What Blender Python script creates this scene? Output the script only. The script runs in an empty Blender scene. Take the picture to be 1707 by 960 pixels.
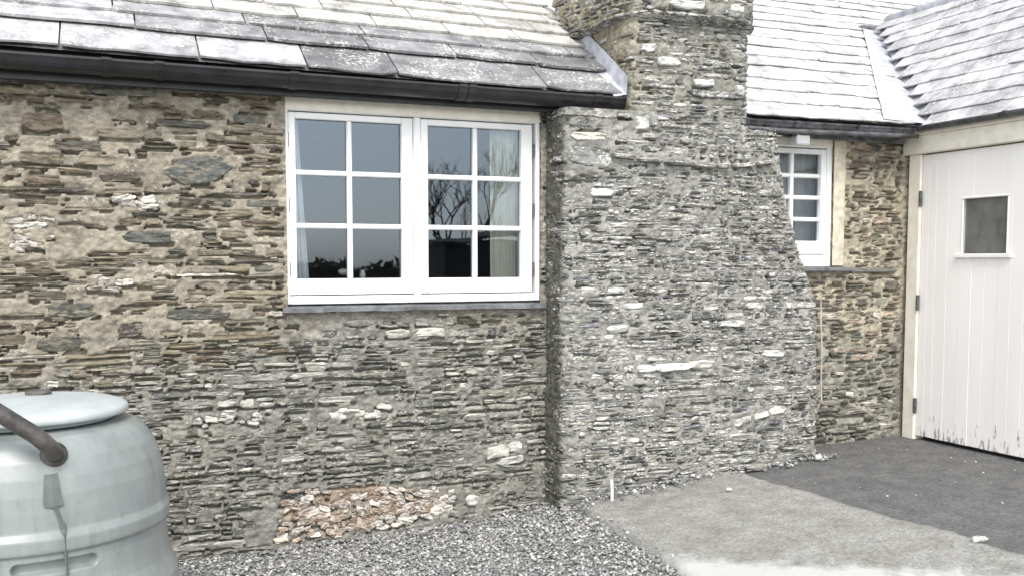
import bpy, math, random
import numpy as np
from math import sin, cos, radians, tan, pi, sqrt, atan2

random.seed(7)
RNG = np.random.default_rng(11)
scene = bpy.context.scene
COL = scene.collection

# ---------------------------------------------------------------- camera
cam_d = bpy.data.cameras.new('camera')
cam = bpy.data.objects.new('camera', cam_d)
COL.objects.link(cam)
cam.location = (0.0, -5.1, 1.46)
cam.rotation_euler = (radians(86.0), 0.0, radians(-22.2))
cam_d.sensor_width = 36.0
cam_d.lens = 1650.0 / 1707.0 * 36.0
cam_d.shift_y = 0.04123
cam_d.clip_start = 0.05
cam_d.clip_end = 2000.0
scene.camera = cam

# ---------------------------------------------------------------- world, sun, exposure
SUN_EL, SUN_AZ = radians(50), radians(196)          # azimuth measured from +Y towards +X
w = bpy.data.worlds.new('World')
scene.world = w
w.use_nodes = True
nt = w.node_tree
bg = nt.nodes['Background']
sky = nt.nodes.new('ShaderNodeTexSky')
sky.sky_type = 'NISHITA'
sky.sun_disc = False
sky.sun_elevation = SUN_EL
sky.sun_rotation = SUN_AZ
sky.air_density = 1.0
sky.dust_density = 1.5
sky.ozone_density = 1.0
hs = nt.nodes.new('ShaderNodeHueSaturation')
hs.inputs['Saturation'].default_value = 0.28
nt.links.new(sky.outputs[0], hs.inputs['Color'])
nt.links.new(hs.outputs[0], bg.inputs['Color'])
bg.inputs['Strength'].default_value = 0.15

sun_d = bpy.data.lights.new('sun', 'SUN')
sun_d.energy = 1.0
sun_d.angle = radians(24)
sun_d.color = (1.0, 0.96, 0.9)
sun = bpy.data.objects.new('sun', sun_d)
COL.objects.link(sun)
sun.location = (0, -8, 12)
sd = np.array([sin(SUN_AZ) * cos(SUN_EL), cos(SUN_AZ) * cos(SUN_EL), sin(SUN_EL)])
import mathutils
sun.rotation_euler = mathutils.Vector(sd).to_track_quat('Z', 'Y').to_euler()

vs = scene.view_settings
vs.view_transform = 'Standard'
vs.look = 'None'
vs.gamma = 1.0
vs.exposure = 1.34

# ---------------------------------------------------------------- noise (numpy value noise)
def _hash(i, j, k):
    n = (i * 374761393 + j * 668265263 + k * 1274126177) & 0x7fffffff
    n = ((n ^ (n >> 13)) * 1274126177) & 0x7fffffff
    return ((n ^ (n >> 16)) & 0xffff) / 65535.0

def vnoise(x, y, z=0.0):
    x = np.asarray(x, float); y = np.asarray(y, float); z = np.zeros_like(x) + z
    xi = np.floor(x).astype(np.int64); yi = np.floor(y).astype(np.int64); zi = np.floor(z).astype(np.int64)
    fx = x - xi; fy = y - yi; fz = z - zi
    fx = fx * fx * (3 - 2 * fx); fy = fy * fy * (3 - 2 * fy); fz = fz * fz * (3 - 2 * fz)
    r = 0
    for a in (0, 1):
        for b in (0, 1):
            for c in (0, 1):
                r = r + _hash(xi + a, yi + b, zi + c) * (fx if a else 1 - fx) * (fy if b else 1 - fy) * (fz if c else 1 - fz)
    return r

def fbm(x, y, z=0.0, o=3):
    r = 0; a = 0.5; t = 0
    for k in range(o):
        r = r + a * vnoise(np.asarray(x) * 2 ** k + 17 * k, np.asarray(y) * 2 ** k + 5 * k, z); t += a; a *= 0.5
    return r / t

# ---------------------------------------------------------------- materials
def new_mat(name):
    m = bpy.data.materials.new(name)
    m.use_nodes = True
    n = m.node_tree
    return m, n, n.nodes['Principled BSDF']

def node(n, t, **kw):
    x = n.nodes.new(t)
    for k, v in kw.items():
        if k in x.inputs: x.inputs[k].default_value = v
        else: setattr(x, k, v)
    return x

def pos_map(n, sx, sy, sz):
    g = node(n, 'ShaderNodeNewGeometry')
    m = node(n, 'ShaderNodeMapping')
    m.inputs['Scale'].default_value = (sx, sy, sz)
    n.links.new(g.outputs['Position'], m.inputs['Vector'])
    return m.outputs['Vector']

def noise(n, vec, scale, detail=4.0, rough=0.6):
    x = node(n, 'ShaderNodeTexNoise', Scale=scale, Detail=detail, Roughness=rough)
    n.links.new(vec, x.inputs['Vector'])
    return x.outputs['Fac']

def ramp(n, fac, stops):
    r = node(n, 'ShaderNodeValToRGB')
    el = r.color_ramp.elements
    while len(el) < len(stops): el.new(0.5)
    for e, (p, c) in zip(el, stops):
        e.position = p
        e.color = (c, c, c, 1) if isinstance(c, (int, float)) else (*c, 1)
    n.links.new(fac, r.inputs['Fac'])
    return r.outputs['Color']

def mixc(n, a, b, fac, mode='MIX'):
    x = node(n, 'ShaderNodeMix', data_type='RGBA', blend_type=mode)
    for s, v in ((x.inputs[6], a), (x.inputs[7], b), (x.inputs[0], fac)):
        if hasattr(v, 'is_linked') or hasattr(v, 'links'): n.links.new(v, s)
        elif isinstance(v, (int, float)): s.default_value = v if s.type == 'VALUE' else (v, v, v, 1)
        else: s.default_value = (*v, 1)
    return x.outputs[2]

def bump(n, b, h, strength, dist=0.01):
    x = node(n, 'ShaderNodeBump', Strength=strength, Distance=dist)
    n.links.new(h, x.inputs['Height'])
    n.links.new(x.outputs[0], b.inputs['Normal'])

def tint_mat(name, sx, sy, sz, lo, hi, spots=None, spot_col=(0.6, 0.58, 0.52), spot_scale=40, rough=0.85, bmp=0.5, scale=8, dist=0.008):
    """surface whose own colour comes from the mesh's tint, mottled by noise, with pale lichen or mineral spots"""
    m, n, b = new_mat(name)
    at = node(n, 'ShaderNodeAttribute', attribute_name='tint')
    v = pos_map(n, sx, sy, sz)
    n1 = noise(n, v, scale, 8, 0.7)
    c = mixc(n, at.outputs['Color'], ramp(n, n1, [(0.32, lo), (0.68, hi)]), 1.0, 'MULTIPLY')
    if spots:
        n2 = noise(n, v, spot_scale, 5, 0.65)
        n3 = noise(n, v, spot_scale * 0.12, 3, 0.5)
        mm = node(n, 'ShaderNodeMath', operation='MULTIPLY_ADD')
        n.links.new(n3, mm.inputs[0]); mm.inputs[1].default_value = 0.5
        n.links.new(n2, mm.inputs[2])
        c = mixc(n, c, spot_col, ramp(n, mm.outputs[0], [(spots, 0.0), (spots + 0.07, 0.85)]))
    n.links.new(c, b.inputs['Base Color'])
    b.inputs['Roughness'].default_value = rough
    b.inputs['Specular IOR Level'].default_value = 0.3
    n4 = noise(n, v, scale * 5, 6, 0.7)
    bump(n, b, n4, bmp, dist)
    return m

def plain_mat(name, col, rough=0.5, var=0.12, scale=6, metallic=0.0, bmp=0.0, spec=0.5, col2=None):
    m, n, b = new_mat(name)
    v = pos_map(n, 1, 1, 1)
    f = noise(n, v, scale, 6, 0.65)
    c2 = col2 if col2 else tuple(x * (1 - var * 2) for x in col)
    n.links.new(mixc(n, c2, tuple(min(1, x * (1 + var)) for x in col), ramp(n, f, [(0.3, 0.0), (0.6, 1.0)])), b.inputs['Base Color'])
    b.inputs['Roughness'].default_value = rough
    b.inputs['Metallic'].default_value = metallic
    b.inputs['Specular IOR Level'].default_value = spec
    if bmp: bump(n, b, noise(n, v, scale * 12, 4, 0.7), bmp, 0.004)
    return m

M = {}
M['stone'] = tint_mat('rubble_stone', 1, 1, 3.0, 0.35, 1.65, spots=0.77, spot_col=(0.27, 0.238, 0.178), spot_scale=26, scale=15, bmp=0.8)
M['stone_grey'] = tint_mat('weathered_stone', 1, 1, 2.4, 0.35, 1.7, spots=0.78, spot_col=(0.42, 0.41, 0.37), spot_scale=40, scale=17, bmp=0.8)
M['chimney_stone'] = tint_mat('chimney_stone', 1, 1, 2.4, 0.35, 1.65, spots=0.765, spot_col=(0.60, 0.59, 0.555), spot_scale=42, scale=12, bmp=0.8)
M['mortar'] = tint_mat('lime_mortar', 1, 1, 1.5, 0.45, 1.45, spots=0.86, spot_col=(0.52, 0.49, 0.43), spot_scale=50, rough=0.95, bmp=0.9, scale=20)
M['slate'] = tint_mat('washed_slate', 1, 1, 1, 0.42, 1.3, spots=0.82, spot_col=(0.60, 0.585, 0.55), spot_scale=60, rough=0.7, bmp=0.6, scale=7)
M['lead'] = plain_mat('lead', (0.46, 0.47, 0.51), 0.55, 0.15, 14, bmp=0.35, col2=(0.30, 0.31, 0.33))
M['gutter'] = plain_mat('black_gutter', (0.016, 0.016, 0.018), 0.38, 0.3, 10)
M['gutter_old'] = plain_mat('weathered_gutter', (0.07, 0.07, 0.075), 0.5, 0.5, 14, bmp=0.3)
M['slate_sill'] = plain_mat('dark_slate', (0.12, 0.125, 0.13), 0.6, 0.35, 14, bmp=0.4)
M['cream'] = plain_mat('cream_paint', (0.83, 0.79, 0.69), 0.55, 0.04, 12, bmp=0.25, col2=(0.73, 0.68, 0.57))
M['plaster'] = plain_mat('cream_plaster', (0.55, 0.50, 0.39), 0.9, 0.15, 18, bmp=0.4)
M['iron'] = plain_mat('iron', (0.10, 0.095, 0.09), 0.6, 0.3, 30)
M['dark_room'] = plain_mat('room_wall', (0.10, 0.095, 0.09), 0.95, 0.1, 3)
M['white_plastic'] = plain_mat('white_plastic', (0.75, 0.75, 0.73), 0.4, 0.05, 8)

def white_paint():
    m, n, b = new_mat('white_paint')
    v = pos_map(n, 1, 1, 0.35)
    f1 = noise(n, v, 22, 7, 0.75)
    f2 = noise(n, v, 5, 3, 0.5)
    base = mixc(n, (0.78, 0.78, 0.77), (0.86, 0.86, 0.85), ramp(n, f2, [(0.35, 0.0), (0.65, 1.0)]))
    n.links.new(mixc(n, base, (0.34, 0.31, 0.27), ramp(n, f1, [(0.655, 0.0), (0.72, 0.75)])), b.inputs['Base Color'])
    b.inputs['Roughness'].default_value = 0.42
    bump(n, b, f1, 0.12, 0.003)
    return m
M['white'] = white_paint()

def door_paint():
    m, n, b = new_mat('door_paint')
    v = pos_map(n, 1, 1, 0.25)
    f1 = noise(n, v, 30, 6, 0.7)
    g = node(n, 'ShaderNodeNewGeometry'); sp = node(n, 'ShaderNodeSeparateXYZ')
    n.links.new(g.outputs['Position'], sp.inputs[0])
    hz = node(n, 'ShaderNodeMapRange'); hz.inputs['From Min'].default_value = 0.62; hz.inputs['From Max'].default_value = 0.30
    hz.inputs['To Min'].default_value = 0.0; hz.inputs['To Max'].default_value = 0.25
    n.links.new(sp.outputs['Z'], hz.inputs['Value'])
    ad = node(n, 'ShaderNodeMath', operation='ADD'); n.links.new(f1, ad.inputs[0]); n.links.new(hz.outputs[0], ad.inputs[1])
    base = mixc(n, (0.85, 0.82, 0.785), (0.90, 0.875, 0.845), ramp(n, noise(n, v, 4, 3), [(0.35, 0.0), (0.65, 1.0)]))
    n.links.new(mixc(n, base, (0.20, 0.19, 0.17), ramp(n, ad.outputs[0], [(0.72, 0.0), (0.80, 0.85)])), b.inputs['Base Color'])
    b.inputs['Roughness'].default_value = 0.5
    bump(n, b, f1, 0.15, 0.003)
    return m
M['door'] = door_paint()

def glass_mat(name, refl, tintc):
    m, n, b = new_mat(name)
    out = n.nodes['Material Output']
    n.nodes.remove(b)
    tr = node(n, 'ShaderNodeBsdfTransparent'); tr.inputs[0].default_value = (*tintc, 1)
    gl = node(n, 'ShaderNodeBsdfGlossy', Roughness=0.012)
    gl.inputs['Color'].default_value = (0.74, 0.87, 1.0, 1)
    fr = node(n, 'ShaderNodeFresnel', IOR=1.5)
    mu = node(n, 'ShaderNodeMath', operation='MULTIPLY'); mu.inputs[1].default_value = refl
    n.links.new(fr.outputs[0], mu.inputs[0])
    v = pos_map(n, 1, 1, 1)
    bp = node(n, 'ShaderNodeBump', Strength=0.03, Distance=0.01)
    n.links.new(noise(n, v, 5, 1, 0.4), bp.inputs['Height']); n.links.new(bp.outputs[0], gl.inputs['Normal'])
    mx = node(n, 'ShaderNodeMixShader')
    n.links.new(mu.outputs[0], mx.inputs[0]); n.links.new(tr.outputs[0], mx.inputs[1]); n.links.new(gl.outputs[0], mx.inputs[2])
    n.links.new(mx.outputs[0], out.inputs[0])
    return m
M['glass'] = glass_mat('window_glass', 3.0, (0.9, 0.92, 0.92))

# ---------------------------------------------------------------- object helpers
WL = {}
def link(o, parent=None, loc=(0, 0, 0)):
    COL.objects.link(o)
    loc = np.array(loc, float)
    WL[o.name] = loc
    if parent is not None:
        o.parent = parent
        o.location = loc - WL[parent.name]
    else:
        o.location = loc
    return o

def thing(name, label, cat, loc=(0, 0, 0), group=None):
    o = bpy.data.objects.new(name, None)
    o.empty_display_size = 0.2
    link(o, None, loc)
    o['label'] = label; o['category'] = cat
    if group: o['group'] = group
    return o

def tag(o, label, cat, group=None):
    o['label'] = label; o['category'] = cat
    if group: o['group'] = group
    return o

def struct(o):
    o['kind'] = 'structure'
    return o

class MB:
    """collects faces (world coordinates) for ONE mesh object"""
    def __init__(s): s.v = []; s.f = []; s.c = []; s.n = 0
    def add(s, verts, faces, col=None):
        verts = np.asarray(verts, float)
        s.v.append(verts)
        for f in faces: s.f.append([i + s.n for i in f])
        s.n += len(verts)
        s.c.append(np.tile(np.array([*(col if col is not None else (0.5, 0.5, 0.5)), 1.0]), (len(verts), 1)))
        return s
    def box(s, a, b, col=None, jit=0.0):
        a, b = np.minimum(a, b), np.maximum(a, b)
        P = np.array([[(a, b)[i][0], (a, b)[j][1], (a, b)[k][2]] for i in (0, 1) for j in (0, 1) for k in (0, 1)], float)
        if jit: P += RNG.uniform(-jit, jit, P.shape)
        return s.add(P, [(0, 1, 3, 2), (4, 6, 7, 5), (0, 4, 5, 1), (2, 3, 7, 6), (0, 2, 6, 4), (1, 5, 7, 3)], col)
    def bbox(s, a, b, r=0.004, col=None):
        """box with chamfered edges"""
        a, b = np.minimum(a, b).astype(float), np.maximum(a, b).astype(float)
        r = min(r, *(0.45 * (b - a)))
        P = []; idx = {}
        for i in (0, 1):
            for j in (0, 1):
                for k in (0, 1):
                    c = np.array([(a, b)[i][0], (a, b)[j][1], (a, b)[k][2]]); sg = np.array([1 - 2 * i, 1 - 2 * j, 1 - 2 * k]) * r
                    for ax in range(3):
                        q = c + sg; q[ax] = c[ax]; idx[(i, j, k, ax)] = len(P); P.append(q)
        F = []
        I = lambda i, j, k, ax: idx[(i, j, k, ax)]
        for t in (0, 1):
            q = [(t, 0, 0), (t, 1, 0), (t, 1, 1), (t, 0, 1)]
            for ax in range(3):
                F.append([I(*np.roll(x, ax), ax) for x in q][::(1 if t else -1)])
        for ax in range(3):
            o1, o2 = (ax + 1) % 3, (ax + 2) % 3
            for p in (0, 1):
                for q in (0, 1):
                    c0 = [0, 0, 0]; c0[o1] = p; c0[o2] = q; c1 = list(c0); c1[ax] = 1
                    F.append([I(*c0, o1), I(*c1, o1), I(*c1, o2), I(*c0, o2)])
        for i in (0, 1):
            for j in (0, 1):
                for k in (0, 1): F.append([I(i, j, k, 0), I(i, j, k, 1), I(i, j, k, 2)])
        return s.add(P, F, col)
    def tube(s, pts, r, seg=10, col=None, cap=True):
        pts = np.array(pts, float); n = len(pts)
        rr = np.broadcast_to(np.array(r, float), (n,))
        V = []
        up = np.array([0.13, 0.21, 0.97])
        for i in range(n):
            t = pts[min(i + 1, n - 1)] - pts[max(i - 1, 0)]; t /= np.linalg.norm(t)
            a = np.cross(t, up); a /= np.linalg.norm(a); b = np.cross(t, a)
            for k in range(seg):
                th = 2 * pi * k / seg
                V.append(pts[i] + rr[i] * (cos(th) * a + sin(th) * b))
        F = [(i * seg + k, i * seg + (k + 1) % seg, (i + 1) * seg + (k + 1) % seg, (i + 1) * seg + k) for i in range(n - 1) for k in range(seg)]
        if cap: F += [tuple(range(seg))[::-1], tuple((n - 1) * seg + k for k in range(seg))]
        return s.add(V, F, col)
    def grid(s, V, nu, nv, col=None):
        F = [(i * nv + j, (i + 1) * nv + j, (i + 1) * nv + j + 1, i * nv + j + 1) for i in range(nu - 1) for j in range(nv - 1)]
        return s.add(V, F, col)
    def build(s, name, mat, parent=None, smooth=False, origin=None, recalc=True):
        V = np.concatenate(s.v)
        o = np.array([V[:, 0].mean(), V[:, 1].mean(), V[:, 2].min()]) if origin is None else np.array(origin, float)
        me = bpy.data.meshes.new(name)
        me.from_pydata((V - o).tolist(), [], s.f)
        at = me.color_attributes.new('tint', 'FLOAT_COLOR', 'POINT')
        at.data.foreach_set('color', np.concatenate(s.c).astype(np.float32).ravel())
        me.materials.append(mat)
        if recalc:
            import bmesh
            bm = bmesh.new(); bm.from_mesh(me); bmesh.ops.recalc_face_normals(bm, faces=bm.faces); bm.to_mesh(me); bm.free()
        if smooth: me.polygons.foreach_set('use_smooth', [True] * len(me.polygons))
        ob = bpy.data.objects.new(name, me)
        return link(ob, parent, o)

def fast_mesh(name, V, quads, cols, mat, parent, smooth=True, origin=(0, 0, 0)):
    me = bpy.data.meshes.new(name)
    V = V - np.array(origin)
    me.vertices.add(len(V)); me.vertices.foreach_set('co', V.astype(np.float32).ravel())
    k = quads.shape[1]
    me.loops.add(quads.size); me.loops.foreach_set('vertex_index', quads.astype(np.int32).ravel())
    me.polygons.add(len(quads)); me.polygons.foreach_set('loop_start', np.arange(len(quads), dtype=np.int32) * k)
    me.polygons.foreach_set('loop_total', np.full(len(quads), k, np.int32)) if hasattr(me.polygons[0], 'loop_total') and False else None
    me.update(calc_edges=True)
    at = me.color_attributes.new('tint', 'FLOAT_COLOR', 'POINT')
    at.data.foreach_set('color', np.c_[cols, np.ones(len(cols))].astype(np.float32).ravel())
    if smooth: me.polygons.foreach_set('use_smooth', np.ones(len(quads), bool))
    me.materials.append(mat)
    me.validate()
    ob = bpy.data.objects.new(name, me)
    return link(ob, parent, origin)

# ---------------------------------------------------------------- ground levels
GX = [-30, -5, 0.3, 1.8, 2.3, 3.47, 4.2, 4.9, 7, 40]
GZ = [-0.06, -0.06, -0.045, 0.01, 0.085, 0.215, 0.268, 0.29, 0.3, 0.3]
def ground(x): return np.interp(x, GX, GZ)

# ================================================================ RUBBLE WALLS
def stone_mesh(u, v, w_, h, front, mapf, k=12, sq=None, tilt=0.0):
    """one rubble stone: irregular outline, chamfered face, root set behind the mortar"""
    sq = sq or (0.8 if h > 0.09 else 0.55)
    th = np.arange(k) * 2 * pi / k + RNG.uniform(-0.16, 0.16, k)
    c, s_ = np.cos(th), np.sin(th)
    ou = np.sign(c) * np.abs(c) ** sq * w_ / 2 * RNG.uniform(0.78, 1.05, k)
    ov = np.sign(s_) * np.abs(s_) ** sq * h / 2 * RNG.uniform(0.66, 1.10, k)
    ov = ov + tilt * ou
    bev = min(0.006, 0.22 * h)
    su, sv = 1 - 2 * bev / w_, 1 - 2 * bev / h
    fr = front + RNG.normal(0, 0.0035, k) + RNG.normal(0, 0.004) * c + RNG.normal(0, 0.004) * s_
    U = np.r_[ou, ou, ou * su, 0.0] + u
    V = np.r_[ov, ov, ov * sv, 0.0] + v
    W = np.r_[np.full(k, -0.04), fr - bev * 0.8, fr, front + RNG.normal(0, 0.003)]
    F = []
    for r in (0, 1):
        for i in range(k):
            j = (i + 1) % k
            F.append((r * k + i, r * k + j, (r + 1) * k + j, (r + 1) * k + i))
    for i in range(k): F.append((2 * k + i, 2 * k + (i + 1) % k, 3 * k))
    return mapf(U, V, W), F

def fill_courses(u0, u1, v0, v1, prm, specials, inside, warp, holes=()):
    out = []
    v = v0
    row = 0
    while v < v1:
        hm = prm(0.5 * (u0 + u1), v)['h']
        h = random.uniform(*hm)
        u = u0 - random.uniform(0, 0.15)
        while u < u1:
            p = prm(u, v)
            w_ = math.exp(random.uniform(math.log(p['w'][0]), math.log(p['w'][1])))
            gap = random.uniform(*p['gap'])
            cu, cv = u + w_ / 2, v + h / 2
            pieces = [(cv, h)]
            if h > p['h'][0] * 1.5 and random.random() < p['split']:
                a = random.uniform(0.35, 0.65); pieces = [(v + h * a / 2, h * a), (v + h * a + h * (1 - a) / 2, h * (1 - a))]
            for (pv, ph) in pieces:
                if random.random() < p['skip']: continue
                uu = cu + random.uniform(-0.01, 0.01); vv = pv + warp(cu, pv)
                hh = max(0.012, (ph - gap * 0.7) * random.uniform(0.72, 1.0)); ww = max(0.02, w_ - gap)
                if len(pieces) == 2 and random.random() < 0.5: ww *= random.uniform(0.55, 0.95)
                ok = True
                for (a0, a1, b0, b1) in holes:
                    if vv + hh / 2 > b0 and vv - hh / 2 < b1 and uu + ww / 2 > a0 and uu - ww / 2 < a1:
                        if uu < a0: e1 = a0; e0 = uu - ww / 2
                        elif uu > a1: e0 = a1; e1 = uu + ww / 2
                        else: ok = False; break
                        if e1 - e0 < 0.03: ok = False; break
                        uu, ww = (e0 + e1) / 2, e1 - e0
                if not ok or not inside(uu, vv): continue
                if any(abs(uu - a) < (ww + c) / 2 and abs(vv - b) < (hh + d) / 2 for (a, b, c, d, *_r) in specials): continue
                out.append((uu, vv, ww, hh, None, p['front'], random.uniform(-0.05, 0.05)))
            u += w_
        v += h * 0.98
        row += 1
    return out

def rubble_wall(name, root, mapf, ub, vb, inside, prm, specials, stone_col, mortar_col, warp, res, smat, seed, crev=0.5, maxobj=300, base=0.004, holes=()):
    global RNG
    RNG = np.random.default_rng(seed); random.seed(seed)
    stones = [(a, b, c, d, col, fr, ti) for (a, b, c, d, col, fr, ti) in specials]
    stones += fill_courses(ub[0], ub[1], vb[0], vb[1], prm, specials, lambda a, b: inside(np.array(a), np.array(b)), warp, holes)
    # mortar sheet: flush between stones, sunk behind them, with deep crevices along their lower edges
    us = np.arange(ub[0], ub[1] + res, res); vs_ = np.arange(vb[0], vb[1] + res, res)
    U, V = np.meshgrid(us, vs_, indexing='ij')
    D = base + 0.020 * (fbm(U * 9, V * 14, seed, 3) - 0.5) + 0.016 * (fbm(U * 50, V * 70, seed + 3, 2) - 0.5)
    cn = fbm(U * 14, V * 30, seed + 9, 2)
    for (u, v, w_, h, col, fr, ti) in stones:
        i0, i1 = np.searchsorted(us, (u - w_ / 2 - 0.02, u + w_ / 2 + 0.02)); j0, j1 = np.searchsorted(vs_, (v - h / 2 - 0.026, v + h / 2 + 0.01))
        if i1 <= i0 or j1 <= j0: continue
        uu = U[i0:i1, j0:j1] - u; vv = V[i0:i1, j0:j1] - v - ti * uu
        e = np.maximum(np.abs(uu) / (w_ / 2), np.abs(vv) / (h / 2))
        d = D[i0:i1, j0:j1]
        d[(e < 0.74)] = -0.012
        below = (vv < -h * 0.40) & (vv > -h / 2 - 0.016) & (np.abs(uu) < w_ / 2 * 1.02) & (cn[i0:i1, j0:j1] < crev)
        d[below] = np.minimum(d[below], -0.035)
    ok = inside(U, V)
    idx = -np.ones(U.shape, np.int64); idx[ok] = np.arange(ok.sum())
    P = mapf(U[ok], V[ok], D[ok])
    q = np.stack([idx[:-1, :-1], idx[1:, :-1], idx[1:, 1:], idx[:-1, 1:]], -1).reshape(-1, 4)
    q = q[(q >= 0).all(1)]
    wall = fast_mesh(name, P, q, mortar_col(U[ok], V[ok]), M['mortar'], root, smooth=False, origin=tuple(mapf(np.array([ub[0]]), np.array([vb[0]]), np.array([0.0]))[0]))
    order = sorted(range(len(stones)), key=lambda i: -stones[i][2] * stones[i][3])
    rest = {}
    for rank, i in enumerate(order):
        u, v, w_, h, col, fr, ti = stones[i]
        f = random.uniform(*fr)
        c = np.array(col if col is not None else stone_col(u, v)) * random.uniform(0.85, 1.15)
        Pv, F = stone_mesh(u, v, w_, h, f, mapf, tilt=ti)
        if rank < maxobj:
            MB().add(Pv, F, c).build('stone', smat(u, v) if callable(smat) else smat, wall, origin=Pv.mean(0))
        else:
            m_ = smat(u, v) if callable(smat) else smat
            rest.setdefault(m_.name, (m_, MB()))[1].add(Pv, F, c)
    if rest:
        ms = list(rest.values()); big = MB(); mi = []
        for q, (m_, b_) in enumerate(ms):
            for vv, cc in zip(b_.v, b_.c): big.v.append(vv); big.c.append(cc)
            big.f += [[i + big.n for i in f_] for f_ in b_.f]; big.n += b_.n; mi += [q] * len(b_.f)
        o = big.build('small_stones', ms[0][0], wall); o['kind'] = 'stuff'
        for m_, b_ in ms[1:]: o.data.materials.append(m_)
        o.data.polygons.foreach_set('material_index', mi)
    return wall

def pick(pal):
    c = np.array(random.choice(pal)); return c * random.uniform(0.8, 1.2)
def smooth01(x): x = np.clip(x, 0, 1); return x * x * (3 - 2 * x)

TAN_ST = [(0.085, 0.078, 0.058), (0.075, 0.07, 0.058), (0.12, 0.105, 0.075), (0.15, 0.128, 0.09), (0.10, 0.097, 0.085), (0.19, 0.162, 0.115), (0.115, 0.09, 0.065), (0.22, 0.195, 0.145), (0.17, 0.145, 0.10), (0.13, 0.125, 0.095), (0.20, 0.18, 0.135)]
GREY_ST = [(0.095, 0.095, 0.085), (0.125, 0.122, 0.11), (0.16, 0.157, 0.14), (0.11, 0.108, 0.098), (0.21, 0.205, 0.18), (0.14, 0.132, 0.108), (0.27, 0.26, 0.23)]
BREAST_ST = [(0.16, 0.16, 0.152), (0.20, 0.2, 0.19), (0.24, 0.238, 0.225), (0.135, 0.135, 0.13), (0.28, 0.275, 0.26), (0.20, 0.188, 0.16), (0.175, 0.17, 0.18), (0.38, 0.37, 0.35), (0.22, 0.22, 0.19)]

def tanzone(u, v):
    # the pointing: warm lime on the upper left, greyer and weathered towards the foot and beneath the window
    n = fbm(np.asarray(u) * 2.2 + 3, np.asarray(v) * 2.6 + 9, 2.0, 3) - 0.5
    lim = 0.70 + 0.52 * smooth01((np.asarray(u) - 0.25) / 0.8)
    t = smooth01((np.asarray(v) + n * 0.8 - lim + 0.32) / 0.75)
    return t * (1 - 0.75 * smooth01((np.asarray(u) - 2.2) / 0.15))

cottage = thing('stone_cottage', 'low rubble stone cottage with white casement window, slate roof and bulging chimney breast', 'cottage', (1.0, 0.5, 0.0))

# ---------------------------------------------------------------- wall A: the long front wall
def mapA(U, V, W): return np.stack([U, -W, V], -1)
WINX0, WINX1, WINZ0, WINZ1 = 0.838, 2.256, 1.238, 2.28
def insA(u, v): return (u > -1.9) & (u < 2.34) & (v < 2.40) & ~((u > WINX0 + 0.012) & (u < WINX1 - 0.012) & (v > WINZ0 - 0.02) & (v < 2.41))
def insA_st(u, v): return insA(u, v)
def prmA(u, v):
    t = float(tanzone(u, v))
    if t > 0.5: return dict(h=(0.024, 0.066), w=(0.07, 0.38), gap=(0.005, 0.016), split=0.45, skip=0.05, front=(-0.003, 0.007))
    return dict(h=(0.026, 0.062), w=(0.05, 0.22), gap=(0.004, 0.012), split=0.4, skip=0.06, front=(-0.004, 0.009))
def colA(u, v):
    t = float(tanzone(u, v)) + random.uniform(-0.25, 0.25)
    if random.random() < 0.04: return (0.50, 0.475, 0.42)
    return pick(TAN_ST if t > 0.5 else GREY_ST) * (1.2 if t > 0.5 else 1.3)
def mortA(u, v):
    t = tanzone(u, v)[:, None]
    n = fbm(u * 6, v * 8, 4.0, 3)[:, None]
    tanc = np.array([0.30, 0.270, 0.212]); grey = np.array([0.235, 0.228, 0.20])
    ru = smooth01((1.0 - ((v - 0.155 + 0.03 * (u - 1.3)) / 0.125) ** 2 - ((u - 1.24) / 0.46) ** 2 + 1.2 * (fbm(u * 12, v * 16, 7.0, 3) - 0.5)) / 0.35)[:, None]
    return ((grey * (1 - t) + tanc * t) * (1 - ru) + ru * np.array([0.31, 0.245, 0.185])) * (0.75 + 0.5 * n)
DK = (0.085, 0.085, 0.075); WH = (0.66, 0.63, 0.57)
fl = (0.006, 0.014)
spA = [(0.423, 1.90, 0.32, 0.15, (0.125, 0.13, 0.12), (0.012, 0.018), 0.08),
       (0.408, 1.20, 0.31, 0.062, DK, fl, 0), (-0.159, 1.229, 0.24, 0.07, DK, fl, 0.05), (0.078, 2.267, 0.34, 0.062, (0.12, 0.13, 0.115), fl, -0.02),
       (-0.112, 1.992, 0.25, 0.05, (0.12, 0.11, 0.09), fl, 0), (0.067, 1.853, 0.20, 0.05, (0.11, 0.095, 0.075), fl, 0), (-0.21, 1.07, 0.22, 0.075, (0.10, 0.10, 0.085), fl, 0.03),
       (0.10, 1.13, 0.12, 0.085, (0.075, 0.07, 0.06), fl, 0.1), (0.18, 1.57, 0.24, 0.06, (0.13, 0.135, 0.12), fl, 0), (-0.25, 2.10, 0.2, 0.09, (0.16, 0.13, 0.095), fl, 0.0),
       (0.35, 2.12, 0.30, 0.04, (0.10, 0.10, 0.085), fl, -0.04),
       (2.00, 0.40, 0.15, 0.09, WH, (0.02, 0.03), 0.1), (2.075, 0.345, 0.17, 0.05, (0.48, 0.47, 0.44), (0.015, 0.02), 0.1), (2.10, 0.42, 0.09, 0.06, (0.55, 0.54, 0.5), (0.015, 0.02), 0.0)]
random.seed(2)
for (a, b, n_, ww) in [(-0.341, 1.543, 6, 0.22), (0.104, 1.735, 9, 0.22), (0.03, 1.345, 8, 0.17), (0.541, 0.668, 13, 0.31), (1.215, 0.675, 9, 0.28), (-0.33, 1.64, 5, 0.16)]:
    for q in range(n_):
        spA.append((a + random.uniform(-0.5, 0.5) * ww, b + random.uniform(-0.028, 0.028), random.uniform(0.03, 0.10), random.uniform(0.018, 0.045), np.array(WH) * random.uniform(0.6, 1.0), (0.002, 0.012), random.uniform(-0.3, 0.3)))
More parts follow.
